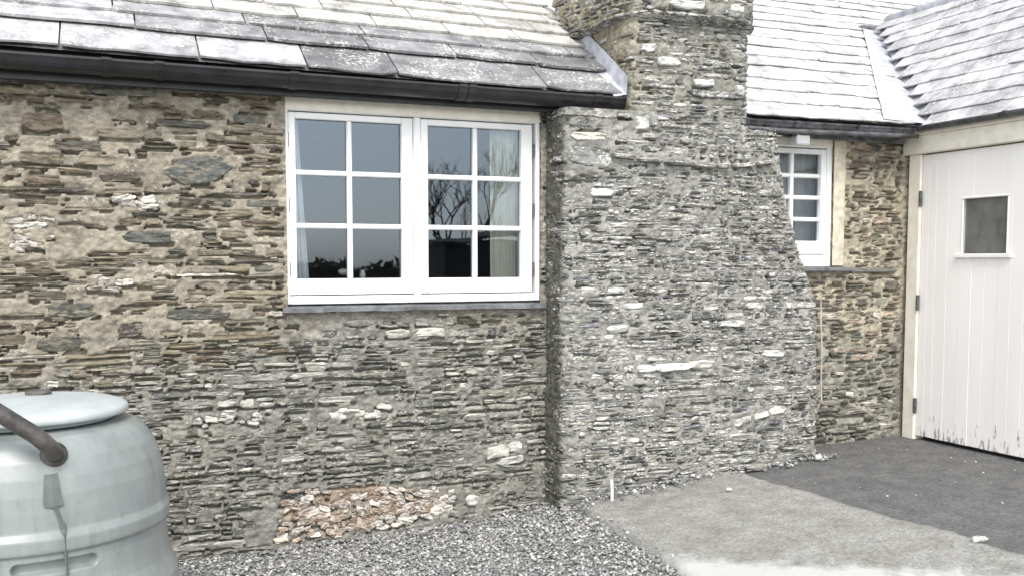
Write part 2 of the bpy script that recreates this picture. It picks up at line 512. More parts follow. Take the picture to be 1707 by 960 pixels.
# the rusty pink quartz patch at the foot of the wall
RUST = [(0.44, 0.345, 0.28), (0.52, 0.435, 0.365), (0.27, 0.195, 0.145), (0.56, 0.49, 0.42), (0.45, 0.365, 0.30), (0.58, 0.53, 0.47), (0.35, 0.275, 0.21)]
random.seed(5)
for q in range(230):
    x = random.uniform(0.79, 1.73)
    top = 0.285 - 0.07 * (x - 0.8) - (0.03 if 1.05 < x < 1.3 else 0); bot = -0.005 + 0.07 * (x - 0.8)
    if x < 0.84: top -= 0.06
    z_ = random.uniform(bot, top)
    white = (x > 1.52 and random.random() < 0.75) or (x > 1.3 and z_ < bot + 0.06) or random.random() < 0.12
    spA.append((x, z_, random.uniform(0.025, 0.085), random.uniform(0.018, 0.045), np.array((0.62, 0.58, 0.52) if white else random.choice(RUST)) * random.uniform(0.7, 1.05), (0.0, 0.014), random.uniform(-0.5, 0.5)))
spA.append((1.84, 0.14, 0.08, 0.06, WH, (0.02, 0.03), 0.0))

def warpA(u, v): return float(0.05 * (fbm(u * 1.3 + 7, v * 1.1 + 2, 1.0, 2) - 0.5)) + 0.03 * max(0.0, 0.5 - v) * (u - 0.5)
wallA = rubble_wall('front_wall', cottage, mapA, (-1.8, 2.33), (-0.12, 2.40), insA, prmA, spA, colA, mortA, warpA, 0.0075, lambda u, v: M['stone'] if float(tanzone(u, v)) > 0.45 else M['stone_grey'], 21, holes=[(WINX0 - 0.004, WINX1 + 0.004, WINZ0 - 0.055, 2.45)])

# ---------------------------------------------------------------- chimney breast (B) and stack
def rounded_path(pts, r, seg=7):
    """polyline with rounded corners, arc-length parametrised"""
    P = [np.array(pts[0], float)]
    for i in range(1, len(pts) - 1):
        a, b, c = (np.array(pts[k], float) for k in (i - 1, i, i + 1))
        d0 = (a - b) / np.linalg.norm(a - b); d1 = (c - b) / np.linalg.norm(c - b)
        for t in np.linspace(0, 1, seg):
            P.append((1 - t) ** 2 * (b + d0 * r) + 2 * t * (1 - t) * b + t * t * (b + d1 * r))
    P.append(np.array(pts[-1], float))
    P = np.array(P); L = np.r_[0, np.cumsum(np.linalg.norm(np.diff(P, axis=0), axis=1))]
    T = np.gradient(P, L, axis=0); T /= np.linalg.norm(T, axis=1)[:, None]
    N = np.stack([T[:, 1], -T[:, 0]], -1)
    return P, L, N
def path_map(path, post=None):
    P, L, N = path
    def f(U, V, W):
        x = np.interp(U, L, P[:, 0]); y = np.interp(U, L, P[:, 1]); nx = np.interp(U, L, N[:, 0]); ny = np.interp(U, L, N[:, 1])
        x = x + nx * W; y = y + ny * W
        if post: x, y = post(x, y, V)
        return np.stack([x, y, V + 0 * x], -1)
    return f
BZ = [0, 0.3, 1.0, 1.224, 1.514, 1.832, 2.146, 2.4]; BX = [4.03, 4.02, 4.01, 3.988, 3.86, 3.75, 3.69, 3.66]
def batter(x, y, z):
    xr = np.interp(z, BZ, BX)
    k = np.clip((x - 3.2) / (4.02 - 3.2), 0, 2)
    x2 = x + (xr - 4.02) * k
    bulge = 0.035 * np.exp(-((z - 1.1) / 0.7) ** 2) * np.exp(-((x - 3.2) / 0.6) ** 2)
    return x2, y - bulge
pathB = rounded_path([(2.285, 0.03), (2.285, -0.25), (4.02, -0.25), (4.02, 0.12)], 0.085)
mapB = path_map(pathB, batter)
LB = pathB[1][-1]
def insB(u, v): return (u >= 0) & (u <= LB) & (v < np.where(u < 1.2, 2.283, 2.222)) & (v > -0.1)
def prmB(u, v):
    return dict(h=(0.022, 0.054), w=(0.04, 0.20), gap=(0.004, 0.011), split=0.35, skip=0.65 if (u < 0.2 or (v > 2.08 and u < 0.72)) else 0.05, front=(-0.003, 0.008) if u > 0.3 else (-0.006, 0.001))
def colB(u, v):
    if random.random() < 0.045: return (0.50, 0.49, 0.465)
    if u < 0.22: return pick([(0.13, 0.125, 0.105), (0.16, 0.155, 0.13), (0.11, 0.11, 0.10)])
    return pick(BREAST_ST) if random.random() < 0.85 else pick(GREY_ST)
def mortB(u, v):
    n = fbm(u * 5, v * 7, 6.0, 3)[:, None]
    g = np.array([0.285, 0.28, 0.255])[None, :] * (0.7 + 0.6 * n)
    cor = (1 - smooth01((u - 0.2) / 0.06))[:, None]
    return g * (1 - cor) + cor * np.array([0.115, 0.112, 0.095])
ox = 0.25 + 2.285 - 0.03     # path length minus x on the front face, about
def uB(x): return x - 2.285 + 0.28 - 0.03
spB = [(uB(2.943), 0.864, 0.24, 0.055, (0.64, 0.63, 0.6), (0.015, 0.025), 0.02), (uB(3.13), 0.872, 0.17, 0.05, (0.70, 0.68, 0.62), (0.015, 0.025), 0.0), (uB(2.78), 0.862, 0.12, 0.045, (0.5, 0.49, 0.46), (0.01, 0.02), 0.0),
       (uB(3.44), 0.525, 0.15, 0.05, (0.38, 0.37, 0.34), (0.006, 0.012), 0.16), (uB(3.57), 0.55, 0.12, 0.045, (0.44, 0.43, 0.39), (0.006, 0.012), 0.2), (uB(3.69), 0.575, 0.13, 0.05, (0.40, 0.39, 0.36), (0.004, 0.01), 0.12), (uB(2.43), 2.13, 0.22, 0.05, (0.5, 0.48, 0.40), (0.005, 0.012), 0.0),
       (uB(2.44), 2.02, 0.30, 0.13, (0.235, 0.235, 0.22), (0.004, 0.008), -0.1), (uB(2.60), 1.09, 0.13, 0.04, (0.66, 0.65, 0.62), (0.01, 0.02), 0), (uB(2.5), 1.83, 0.14, 0.045, (0.7, 0.69, 0.66), (0.01, 0.02), 0)]
random.seed(3)
x = 2.55
while x < 3.66:                                  # the thin projecting slate course under the stack
    ww = random.uniform(0.13, 0.26)
    zz = 2.035 - 0.055 * (1 - ((x + ww / 2 - 3.2) / 0.75) ** 2) + 0.02
    spB.append((uB(x + ww / 2), zz, ww * 0.985, 0.026, np.array((0.24, 0.235, 0.22)) * random.uniform(0.7, 1.5), (0.034, 0.044), (0.08 if x > 3.1 else -0.07) * min(1, abs(x - 3.1) * 2)))
    x += ww
def warpB(u, v): return float(0.05 * (fbm(u * 1.5, v * 1.2, 3.0, 2) - 0.5)) + 0.05 * max(0.0, 0.6 - v) * (u - 0.3)
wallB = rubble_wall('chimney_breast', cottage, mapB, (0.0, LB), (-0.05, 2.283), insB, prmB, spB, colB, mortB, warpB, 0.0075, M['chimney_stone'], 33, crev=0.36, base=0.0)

sh = MB()                                        # sloping mortared shoulders at the head of the breast
n1 = 30
for (x0, x1, zt) in ((2.285, 2.70, 2.262), (3.43, 3.70, 2.212)):
    V = []
    for i in range(n1):
        for j in range(9):
            xx = x0 + (x1 - x0) * i / (n1 - 1); yy = -0.262 + 0.27 * j / 8
            V.append((xx, yy, zt - 0.025 + 0.05 * j / 8 + 0.012 * (float(vnoise(xx * 20, yy * 20)) - 0.5)))
    sh.grid(V, n1, 9, (0.24, 0.235, 0.21))
sh.build('shoulder', M['mortar'], cottage, smooth=True)

pathS = rounded_path([(2.69, 0.68), (2.69, -0.25), (3.485, -0.25), (3.485, 0.68)], 0.11)
mapS = path_map(pathS)
LS = pathS[1][-1]
def insS(u, v): return (u >= 0) & (u <= LS) & (v < 2.82) & (v > 2.1)
def prmS(u, v): return dict(h=(0.024, 0.054), w=(0.045, 0.19), gap=(0.005, 0.012), split=0.3, skip=0.04 if 0.88 < u < 1.8 else 0.6, front=(-0.002, 0.009) if 0.88 < u < 1.8 else (-0.006, 0.003))
def colS(u, v):
    if random.random() < 0.06: return (0.52, 0.51, 0.475)
    if u < 0.88: return pick([(0.26, 0.235, 0.17), (0.21, 0.19, 0.14), (0.30, 0.28, 0.21)])
    return pick(BREAST_ST) * 1.2
def mortS(u, v):
    n = fbm(u * 5, v * 7, 8.0, 3)[:, None]
    t = smooth01((u - 0.75) / 0.3)[:, None]
    return (np.array([0.34, 0.305, 0.215]) * (1 - t) + t * np.array([0.26, 0.254, 0.22])) * (0.7 + 0.6 * n)
S0 = 0.93 - 0.03 - 2.69
spS = [(S0 + 2.90, 2.56, 0.16, 0.05, (0.68, 0.67, 0.64), (0.015, 0.02), 0), (S0 + 3.14, 2.46, 0.15, 0.045, (0.7, 0.69, 0.66), (0.015, 0.02), 0), (S0 + 2.78, 2.63, 0.10, 0.055, (0.6, 0.59, 0.56), (0.015, 0.02), 0),
       (S0 + 3.38, 2.44, 0.08, 0.07, (0.66, 0.65, 0.62), (0.015, 0.02), 0), (S0 + 2.74, 2.22, 0.09, 0.08, (0.6, 0.6, 0.57), (0.015, 0.02), 0.1), (S0 + 3.22, 2.40, 0.40, 0.045, (0.15, 0.15, 0.145), (0.012, 0.018), 0)]
wallS = rubble_wall('chimney_stack', cottage, mapS, (0.0, LS), (2.13, 2.82), insS, prmS, spS, colS, mortS, lambda u, v: 0.0, 0.0085, M['chimney_stone'], 44, crev=0.36, base=0.0)

# projecting upper block of the stack: thin slates oversailing, then rubble again
pathT = rounded_path([(2.635, 0.68), (2.635, -0.315), (3.55, -0.315), (3.55, 0.68)], 0.30, 11)
mapT = path_map(pathT)
LT = pathT[1][-1]
def insT(u, v): return (u >= 0) & (u <= LT) & (v < 3.5) & (v > 2.79)
def prmT(u, v): return dict(h=(0.026, 0.06), w=(0.05, 0.22), gap=(0.005, 0.012), split=0.3, skip=0.05, front=(-0.002, 0.007))
T0 = 0.995 - 0.07 - 2.635
spT = [(T0 + 2.96, 2.865, 0.24, 0.05, (0.72, 0.71, 0.68), (0.015, 0.025), 0), (T0 + 3.24, 2.85, 0.14, 0.04, (0.2, 0.2, 0.19), (0.015, 0.02), 0), (T0 + 3.28, 2.87, 0.1, 0.05, (0.66, 0.65, 0.62), (0.015, 0.02), 0)]
wallT = rubble_wall('chimney_head', cottage, mapT, (0.0, LT), (2.80, 3.45), insT, prmT, spT, lambda u, v: pick(BREAST_ST) * 1.15, mortS, lambda u, v: 0.0, 0.010, M['chimney_stone'], 55, base=0.0, maxobj=160)
und = MB()                                       # its underside
Pp, Lp, Np = pathT
uu = np.linspace(0, LT, 90)
inner = mapS(np.linspace(0, LS, 90), np.full(90, 2.78), np.full(90, -0.03))
outer = mapT(uu, np.full(90, 2.80) + 0.006 * RNG.normal(0, 1, 90), np.full(90, 0.012))
und.grid(np.stack([inner, outer], 1).reshape(-1, 3), 90, 2, (0.16, 0.16, 0.15))
und.build('drip_course', M['chimney_stone'], wallT)
MB().box((2.66, 0.64, 2.4), (3.48, 0.70, 3.45)).build('back_face', M['mortar'], wallT)
sl = MB(); sl.add([(2.66, 0.60, 2.955), (2.55, 0.66, 2.93), (2.53, 0.95, 3.05), (2.66, 0.92, 3.10), (2.66, 0.60, 2.985), (2.55, 0.66, 2.955), (2.53, 0.95, 3.075), (2.66, 0.92, 3.13)],
       [(0, 1, 2, 3), (4, 5, 6, 7), (0, 1, 5, 4), (1, 2, 6, 5), (2, 3, 7, 6), (3, 0, 4, 7)], (0.28, 0.28, 0.26))
sl.build('drip_slate', M['slate'], wallT)

# ---------------------------------------------------------------- wall C: beyond the breast, with the narrow window
W2 = (3.70, 4.297, 1.422, 2.215)
def mapC(U, V, W): return np.stack([U, 0.02 - W, V], -1)
def insC(u, v): return (u > 3.3) & (u < 5.1) & (v < 2.36) & ~((u > W2[0] + 0.01) & (u < W2[1] - 0.01) & (v > W2[2] - 0.015) & (v < 2.37))
def prmC(u, v):
    return dict(h=(0.026, 0.058), w=(0.05, 0.20), gap=(0.007, 0.018), split=0.3, skip=0.06, front=(-0.003, 0.009))
def zoneC(u, v): return smooth01((np.asarray(v) - 0.85 + 0.5 * (fbm(np.asarray(u) * 3, np.asarray(v) * 3, 1.0, 2) - 0.5)) / 0.5)
def colC(u, v):
    t = float(zoneC(u, v))
    if random.random() < 0.05: return (0.6, 0.57, 0.5)
    if random.random() < 0.09: return (0.42, 0.32, 0.26)
    return pick([(0.17, 0.155, 0.12), (0.24, 0.215, 0.165), (0.13, 0.12, 0.10), (0.30, 0.27, 0.21), (0.2, 0.19, 0.16)]) if random.random() < t else pick(GREY_ST)
def mortC(u, v):
    t = zoneC(u, v)[:, None]; n = fbm(u * 6, v * 8, 5.0, 3)[:, None]
    return (np.array([0.40, 0.36, 0.27]) * t + (1 - t) * np.array([0.28, 0.27, 0.225])) * (0.75 + 0.5 * n)
spC = [(4.345, 1.80, 0.085, 0.86, (0.3, 0.3, 0.3), (-0.06, -0.05), 0), (4.62, 1.40, 0.44, 0.03, (0.16, 0.16, 0.15), (0.02, 0.025), 0.0), (4.82, 1.72, 0.1, 0.045, (0.10, 0.1, 0.095), (0.008, 0.012), 0), (4.8, 1.30, 0.13, 0.06, (0.12, 0.115, 0.1), (0.008, 0.012), 0)]
wallC = rubble_wall('side_wall', cottage, mapC, (3.4, 5.08), (0.1, 2.34), insC, prmC, spC, colC, mortC, lambda u, v: float(0.03 * (fbm(u * 2, v * 2, 2.0, 2) - 0.5)), 0.0085, M['stone'], 66, holes=[(W2[0], 4.395, W2[2] - 0.04, 2.4), (4.885, 5.3, 0, 3)])
pl = MB(); V = []
for i in range(8):
    for j in range(60):
        xx = 4.290 + 0.105 * i / 7; z_ = 1.43 + 0.82 * j / 59
        xx2 = xx + (0.012 * (float(vnoise(z_ * 14, 3.0)) - 0.5) if i == 7 else 0)
        V.append((xx2, 0.001 - 0.006 * float(vnoise(xx * 40, z_ * 40)) + (0.02 if i == 7 else 0), z_))
pl.grid(V, 8, 60)
pl.build('plaster_reveal', M['plaster'], wallC, smooth=True)

# ================================================================ CASEMENT WINDOWS
def add_box(name, mat, parent, a, b, r=0.005): return MB().bbox(np.array(a), np.array(b), r).build(name, mat, parent)

def casement_window(parent, x0, x1, z0, z1, yf, casements, cols, rows, sill, head):
    """frame (a part) > stiles, rails, glazing bars, panes, hinges, head board (sub-parts)"""
    fr = MB()
    fw = 0.026 if x0 < 2 else 0.040
    fr.bbox((x0, yf, z0), (x0 + fw, yf + 0.09, z1)); fr.bbox((x1 - fw, yf, z0), (x1, yf + 0.09, z1))
    fr.bbox((x0 + fw, yf + 0.002, z0), (x1 - fw, yf + 0.09, z0 + sill))
    fr.bbox((x0 + fw, yf + 0.002, z1 - head), (x1 - fw, yf + 0.09, z1))
    win = fr.build('window', M['white'], parent)
    hb = MB(); hb.bbox((x0 + 0.004, yf - 0.006, z1 - head + 0.004), (x1 - 0.004, yf + 0.0, z1 + 0.03), 0.003)
    hb.build('head_board', M['cream'], win)
    for (c0, c1, hside, sl_, sr_) in casements:
        rl, brl = 0.032, 0.082
        a0, a1 = z0 + sill + 0.006, z1 - head - 0.006
        ys = yf + 0.012
        for k, (p, q) in enumerate(((c0, c0 + sl_), (c1 - sr_, c1))):
            MB().bbox((p, ys, a0), (q, ys + 0.045, a1)).build('stile', M['white'], win)
        MB().bbox((c0 + sl_, ys + 0.001, a0), (c1 - sr_, ys + 0.045, a0 + brl)).build('bottom_rail', M['white'], win)
        MB().bbox((c0 + sl_, ys + 0.001, a1 - rl), (c1 - sr_, ys + 0.045, a1)).build('top_rail', M['white'], win)
        g0, g1, h0, h1 = c0 + sl_, c1 - sr_, a0 + brl, a1 - rl
        bw = 0.026
        for i in range(1, cols):
            xc = g0 + (g1 - g0) * i / cols
            MB().bbox((xc - bw / 2, ys + 0.004, h0), (xc + bw / 2, ys + 0.040, h1), 0.006).build('glazing_bar', M['white'], win)
        for j in range(1, rows):
            zc = h0 + (h1 - h0) * j / rows
            for i in range(cols):
                xa = g0 + (g1 - g0) * i / cols + (bw / 2 if i else 0); xb = g0 + (g1 - g0) * (i + 1) / cols - (bw / 2 if i < cols - 1 else 0)
                MB().bbox((xa, ys + 0.006, zc - bw / 2), (xb, ys + 0.038, zc + bw / 2), 0.006).build('glazing_bar', M['white'], win)
        for i in range(cols):
            for j in range(rows):
                xa = g0 + (g1 - g0) * i / cols + (bw / 2 if i else 0); xb = g0 + (g1 - g0) * (i + 1) / cols - (bw / 2 if i < cols - 1 else 0)
                za = h0 + (h1 - h0) * j / rows + (bw / 2 if j else 0); zb = h0 + (h1 - h0) * (j + 1) / rows - (bw / 2 if j < rows - 1 else 0)
                tx, tz = random.uniform(-0.0003, 0.0003), random.uniform(-0.0003, 0.0003)
                MB().add([(xa, ys + 0.030 - tx - tz, za), (xb, ys + 0.030 + tx - tz, za), (xb, ys + 0.030 + tx + tz, zb), (xa, ys + 0.030 - tx + tz, zb)], [(0, 1, 2, 3)]).build('pane', M['glass'], win, recalc=False)
        if hside:
            for zc in (a0 + 0.13, a0 + 0.43 * (a1 - a0) + 0.06, a1 - 0.14):
                xh = c0 - 0.004 if hside < 0 else c1 + 0.004
                MB().bbox((xh - 0.006, ys - 0.008, zc - 0.036), (xh + 0.006, ys + 0.004, zc + 0.036), 0.003).build('hinge', M['iron'], win)
    return win

YF = 0.012
win1 = casement_window(cottage, WINX0, WINX1, WINZ0, WINZ1 - 0.005, YF, [(0.866, 1.522, -1, 0.036, 0.062), (1.564, 2.214, 1, 0.042, 0.066)], 2, 3, 0.042, 0.056)
MB().bbox((1.524, YF + 0.003, 1.28), (1.562, YF + 0.085, 2.218)).build('mullion', M['white'], win1)
sillm = MB()
V = []
nS = 60
for i in range(nS):
    xx = 0.815 + (2.272 - 0.815) * i / (nS - 1)
    e = 0.010 * (float(vnoise(xx * 14, 2)) - 0.5)
    for (yy, z_) in ((0.09, 1.236), (-0.045 + e, 1.222 + 0.3 * e), (-0.048 + e, 1.200 + 0.4 * e), (0.09, 1.19)):
        V.append((xx, yy, z_))
sillm.grid(V, nS, 4)
sillm.build('slate_sill', M['slate_sill'], cottage)
win2 = casement_window(cottage, W2[0], W2[1], W2[2], W2[3], 0.022, [(3.738, 4.262, 0, 0.043, 0.043)], 2, 4, 0.075, 0.045)
MB().bbox((3.66, -0.045, 1.392), (4.42, 0.09, 1.420), 0.006).build('slate_sill', M['slate_sill'], cottage)

# rooms behind the glass: plain dark interiors
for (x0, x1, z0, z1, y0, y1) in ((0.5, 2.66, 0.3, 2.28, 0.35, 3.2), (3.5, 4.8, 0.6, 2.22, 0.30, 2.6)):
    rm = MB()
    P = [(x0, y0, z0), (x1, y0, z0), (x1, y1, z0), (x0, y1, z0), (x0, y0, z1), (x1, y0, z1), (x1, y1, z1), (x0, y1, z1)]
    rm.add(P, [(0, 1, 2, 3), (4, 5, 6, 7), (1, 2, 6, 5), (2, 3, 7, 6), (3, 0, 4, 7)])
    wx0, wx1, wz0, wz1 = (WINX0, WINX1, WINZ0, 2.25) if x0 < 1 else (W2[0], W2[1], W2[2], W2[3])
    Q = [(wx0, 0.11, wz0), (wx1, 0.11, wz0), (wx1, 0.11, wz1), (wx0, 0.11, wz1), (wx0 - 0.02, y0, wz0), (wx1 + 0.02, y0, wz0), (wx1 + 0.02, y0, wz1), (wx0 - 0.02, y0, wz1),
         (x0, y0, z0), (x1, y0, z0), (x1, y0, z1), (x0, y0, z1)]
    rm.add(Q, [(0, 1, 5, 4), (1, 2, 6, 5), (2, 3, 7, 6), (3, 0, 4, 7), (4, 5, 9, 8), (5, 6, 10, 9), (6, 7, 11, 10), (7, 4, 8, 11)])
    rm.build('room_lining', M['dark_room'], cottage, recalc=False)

# ================================================================ ROOFS
def slate_piece(O, R, Up, N, r0, r1, s0, s1, th, lift, ragged=0.008, nseg=5):
    """a slate: thin slab, ragged lower edge, lower end lifted on the course beneath"""
    V = []
    for k in range(nseg + 1):
        r = r0 + (r1 - r0) * k / nseg
        e = random.uniform(-ragged, ragged)
        if k in (0, nseg): e += random.uniform(0, 0.012)
        nz = random.uniform(-0.0012, 0.0012)
        V.append(O + R * r + Up * (s0 + e) + N * (lift + th + nz)); V.append(O + R * r + Up * s1 + N * th)
        V.append(O + R * r + Up * (s0 + e) + N * (lift + nz)); V.append(O + R * r + Up * s1)
    F = []
    for k in range(nseg):
        a, b = k * 4, k * 4 + 4
        F += [(a, b, b + 1, a + 1), (a + 2, a, b, b + 2)[::-1], (a + 3, a + 1, b + 1, b + 3)]
    F += [(0, 1, 3, 2), (nseg * 4, nseg * 4 + 2, nseg * 4 + 3, nseg * 4 + 1)]
    return V, F

def roof_sheet(name, pts, root, col):
    m = MB(); m.add(pts, [tuple(range(len(pts)))], col)
    return m.build(name, M['slate'], root)

# ---- roof A over the front wall
tA = radians(34)
OA = np.array([0.0, -0.195, 2.392]); RA = np.array([1.0, 0, -0.011]); UA = np.array([0, cos(tA), sin(tA)]); NA = np.array([0, -sin(tA), cos(tA)])
def PA(r, s, n=0.0): return OA + RA * r + UA * s + NA * n
roofA = roof_sheet('slate_roof', [PA(-1.9, 0.03, -0.012), PA(2.68, 0.03, -0.012), PA(2.68, 4.6, -0.012), PA(-1.9, 4.6, -0.012)], cottage, (0.3, 0.3, 0.29))
random.seed(17)
courses = [0.012, 0.27, 0.45, 0.60, 0.78, 0.95, 1.10, 1.25, 1.39, 1.53, 1.66, 1.79, 1.92, 2.05, 2.18]
def slate_colA(r, k):
    g = random.uniform(0.36, 0.50)
    if k <= 2:
        d = smooth01((r - 0.55) / 0.5)                 # the lower courses towards the stack are the dark, unwashed slates
        g = random.uniform(0.26, 0.48) * (1 - d) + d * random.uniform(0.17, 0.29)
        return np.array([g, g * 1.0, g * 1.01])
    return np.array([g * 1.2, g * 1.18, g * 1.09])
for k in range(len(courses) - 1):
    s0, s1 = courses[k], courses[k + 1]
    s_top = min(s1 + 0.6 * (s1 - s0), s1 + 0.13)
    r = -1.85 + random.uniform(0, 0.2)
    wr = (0.45, 0.85) if k == 0 else ((0.38, 0.7) if k < 3 else (0.28, 0.52))
    while r < 2.66:
        ww = random.uniform(*wr); r1 = min(r + ww, 2.672)
        if r1 - r > 0.05:
            wob = random.uniform(-0.008, 0.008)
            if k == 0: wob = -0.012 * smooth01((r - 0.2) / 1.5)
            V, F = slate_piece(OA, RA, UA, NA, r + 0.004, r1 - 0.004, s0 + wob, s_top, 0.014 if k else 0.010, 0.026 if k else 0.010, ragged=0.008 if k else 0.014)
            MB().add(V, F, slate_colA((r + r1) / 2, k)).build('slate', M['slate'], roofA, origin=np.mean(V, 0))
        r = r1
fm = MB(); V = []
for i in range(40):
    s_ = -0.02 + 1.0 * i / 39
    q = PA(2.672, s_, 0.02); hgt = 0.105 + 0.008 * (float(vnoise(s_ * 25, 1)) - 0.5)
    V += [q + np.array([-0.075, 0, -0.012]), q + np.array([0.0, 0, 0.004]), q + np.array([0.006, 0, hgt])]
fm.grid(V, 40, 3); fm.build('lead_flashing', M['lead'], roofA, smooth=False)

roof_sheet('rear_slope', [PA(-1.9, 4.6, -0.012), PA(2.68, 4.6, -0.012), (2.68, 7.4, 2.4), (-1.9, 7.4, 2.4)], cottage, (0.3, 0.3, 0.29))
MB().box((-1.9, 6.9, -0.1), (2.7, 7.1, 2.6)).box((-1.9, 0.05, -0.1), (-1.75, 6.9, 2.4)).build('rear_wall', M['mortar'], cottage)
# ---- roof C over the side wall
tC = radians(31)
OC = np.array([0.0, -0.18, 2.31]); RC = np.array([1.0, 0, 0]); UC = np.array([0, cos(tC), sin(tC)]); NC = np.array([0, -sin(tC), cos(tC)])
def PC(r, s, n=0.0): return OC + RC * r + UC * s + NC * n
VAL0 = np.array([4.88, -0.18, 2.31]); VAL1 = np.array([6.03, 1.58, 3.367])      # valley foot and head
def valley_x(y): return VAL0[0] + (y - VAL0[1]) / (VAL1[1] - VAL0[1]) * (VAL1[0] - VAL0[0])
s_head = (VAL1[1] - OC[1]) / cos(tC)
roofC = roof_sheet('slate_roof', [PC(2.7, 0.03, -0.012), PC(4.88, 0.03, -0.012), PC(6.03, s_head, -0.012), PC(11.5, s_head, -0.012), PC(11.5, 5.2, -0.012), PC(2.7, 5.2, -0.012)], cottage, (0.55, 0.55, 0.53))
random.seed(29)
s0 = -0.02; k = 0
nC = 0
while s0 < 3.9:
    ex = random.uniform(0.20, 0.25)
    s1 = s0 + ex
    y = OC[1] + s0 * cos(tC)
    xmin = 3.47 if y < 1.1 else 2.75
    xmin = max(xmin, 3.47 + (y + 0.18) * 0.70 - 0.5)
    xmax = valley_x(y) - 0.13 + 0.05 * (y + .18) if y < 1.5 else 4.35 + y * 1.75
    r = xmin - random.uniform(0, 0.15)
    r = max(r, 3.47) if y < 1.1 else r
    while r < xmax:
        ww = random.uniform(0.2, 0.42); r1 = min(r + ww, xmax + random.uniform(-0.03, 0.03))
        if r1 - r > 0.06:
            g = random.uniform(0.52, 0.64)
            V, F = slate_piece(OC, RC, UC, NC, r + 0.002, r1 - 0.002, s0 + random.uniform(-0.012, 0.012), s1 + 0.1, 0.007, 0.014 + random.uniform(0, 0.006), ragged=0.008, nseg=4)
            MB().add(V, F, (g, g * 0.995, g * 0.96)).build('slate', M['slate'], roofC, origin=np.mean(V, 0)); nC += 1
        r = r1
    s0 = s1; k += 1
print('C slates', nC)

# lead valley between the two roofs
vm = MB(); V = []
for i in range(30):
    t = i / 29
    c = VAL0 + (VAL1 - VAL0) * t
    wl = 0.36 * (1 - t) + 0.15 * t; wr = 0.20 * (1 - t) + 0.10 * t
    yl = c[1]; jl = 0.010 * (float(vnoise(t * 18, 4)) - 0.5)
    L = np.array([c[0] - wl + jl, yl, OC[2] + (yl - OC[1]) * tan(tC) + 0.034])
    V += [L, c * 0.55 + L * 0.45 + np.array([0, 0, 0.010]), c + np.array([0, 0, 0.022]), c + np.array([wr, 0, wr * 0.94 + 0.028])]
vm.grid(V, 30, 4); vm.build('lead_valley', M['lead'], roofC, smooth=False)
MB().bbox((5.86, 1.55, 3.385), (6.02, 1.62, 3.415), 0.005).build('lead_cap', M['slate_sill'], roofC)

# ================================================================ GUTTERS
def half_round(x0, x1, yc, zc, r, axis=0, n=2, dz=0.0, th=0.006):
    """open half-round gutter along x (axis 0) or along y (axis 1)"""
    m = MB()
    prof = [(-r * cos(a), -r * sin(a)) for a in np.linspace(0, pi, 13)]
    inn = [(p[0] * (1 - th / r), p[1] * (1 - th / r) + 0.0) for p in prof[::-1]]
    prof = [(-r - 0.004, 0.004), (-r - 0.004, -0.006)] + prof[1:] + [(r, 0.004)]
    ring = prof + [(q[0], q[1] + 0.004) for q in inn]
    V = []
    for i in range(n):
        t = x0 + (x1 - x0) * i / (n - 1); dd = dz * i / (n - 1)
        for (a, b) in ring:
            V.append((t, yc + a, zc + b + dd) if axis == 0 else (yc + a, t, zc + b + dd))
    k = len(ring)
    F = [(i * k + j, i * k + (j + 1) % k, (i + 1) * k + (j + 1) % k, (i + 1) * k + j) for i in range(n - 1) for j in range(k)]
    F += [tuple(range(k)), tuple((n - 1) * k + j for j in range(k))]
    return m.add(V, F)

gA = half_round(-1.9, 2.672, -0.155, 2.372, 0.064, dz=-0.018).build('gutter', M['gutter'], cottage)
def gz(x): return 2.372 - 0.018 * (x + 1.9) / 4.57
for x in (0.02, 0.245, 0.86, 1.72, 1.775, 2.50):
    half_round(x - 0.022, x + 0.022, -0.155, gz(x) + 0.003, 0.071).build('gutter_bracket', M['gutter'], gA)
half_round(2.655, 2.674, -0.155, gz(2.66) + 0.002, 0.068).build('stop_end', M['gutter'], gA)
MB().bbox((-1.9, -0.088, 2.27), (2.68, -0.062, 2.425), 0.004).build('fascia_board', M['gutter'], cottage)
MB().box((-1.9, -0.060, 2.285), (2.68, 0.2, 2.44)).build('wall_plate', M['gutter'], cottage)
gC = half_round(3.455, 4.78, -0.12, 2.290, 0.058, dz=0.004).build('gutter', M['gutter_old'], cottage)
MB().bbox((3.46, -0.052, 2.215), (4.82, -0.03, 2.335), 0.004).build('fascia_board', M['slate_sill'], cottage)
MB().box((3.46, 0.03, 2.225), (5.0, 0.25, 2.40)).build('wall_plate', M['gutter'], cottage)
MB().tube([(3.47, -0.175, 2.238), (3.8, -0.18, 2.232), (4.2, -0.182, 2.240), (4.6, -0.175, 2.246), (4.80, -0.172, 2.25)], 0.016, 8).build('overflow_pipe', M['gutter_old'], cottage, smooth=True)
for x in (3.50, 3.86, 4.34, 4.7):
    half_round(x - 0.02, x + 0.02, -0.12, 2.292, 0.064).build('gutter_bracket', M['gutter_old'], gC)

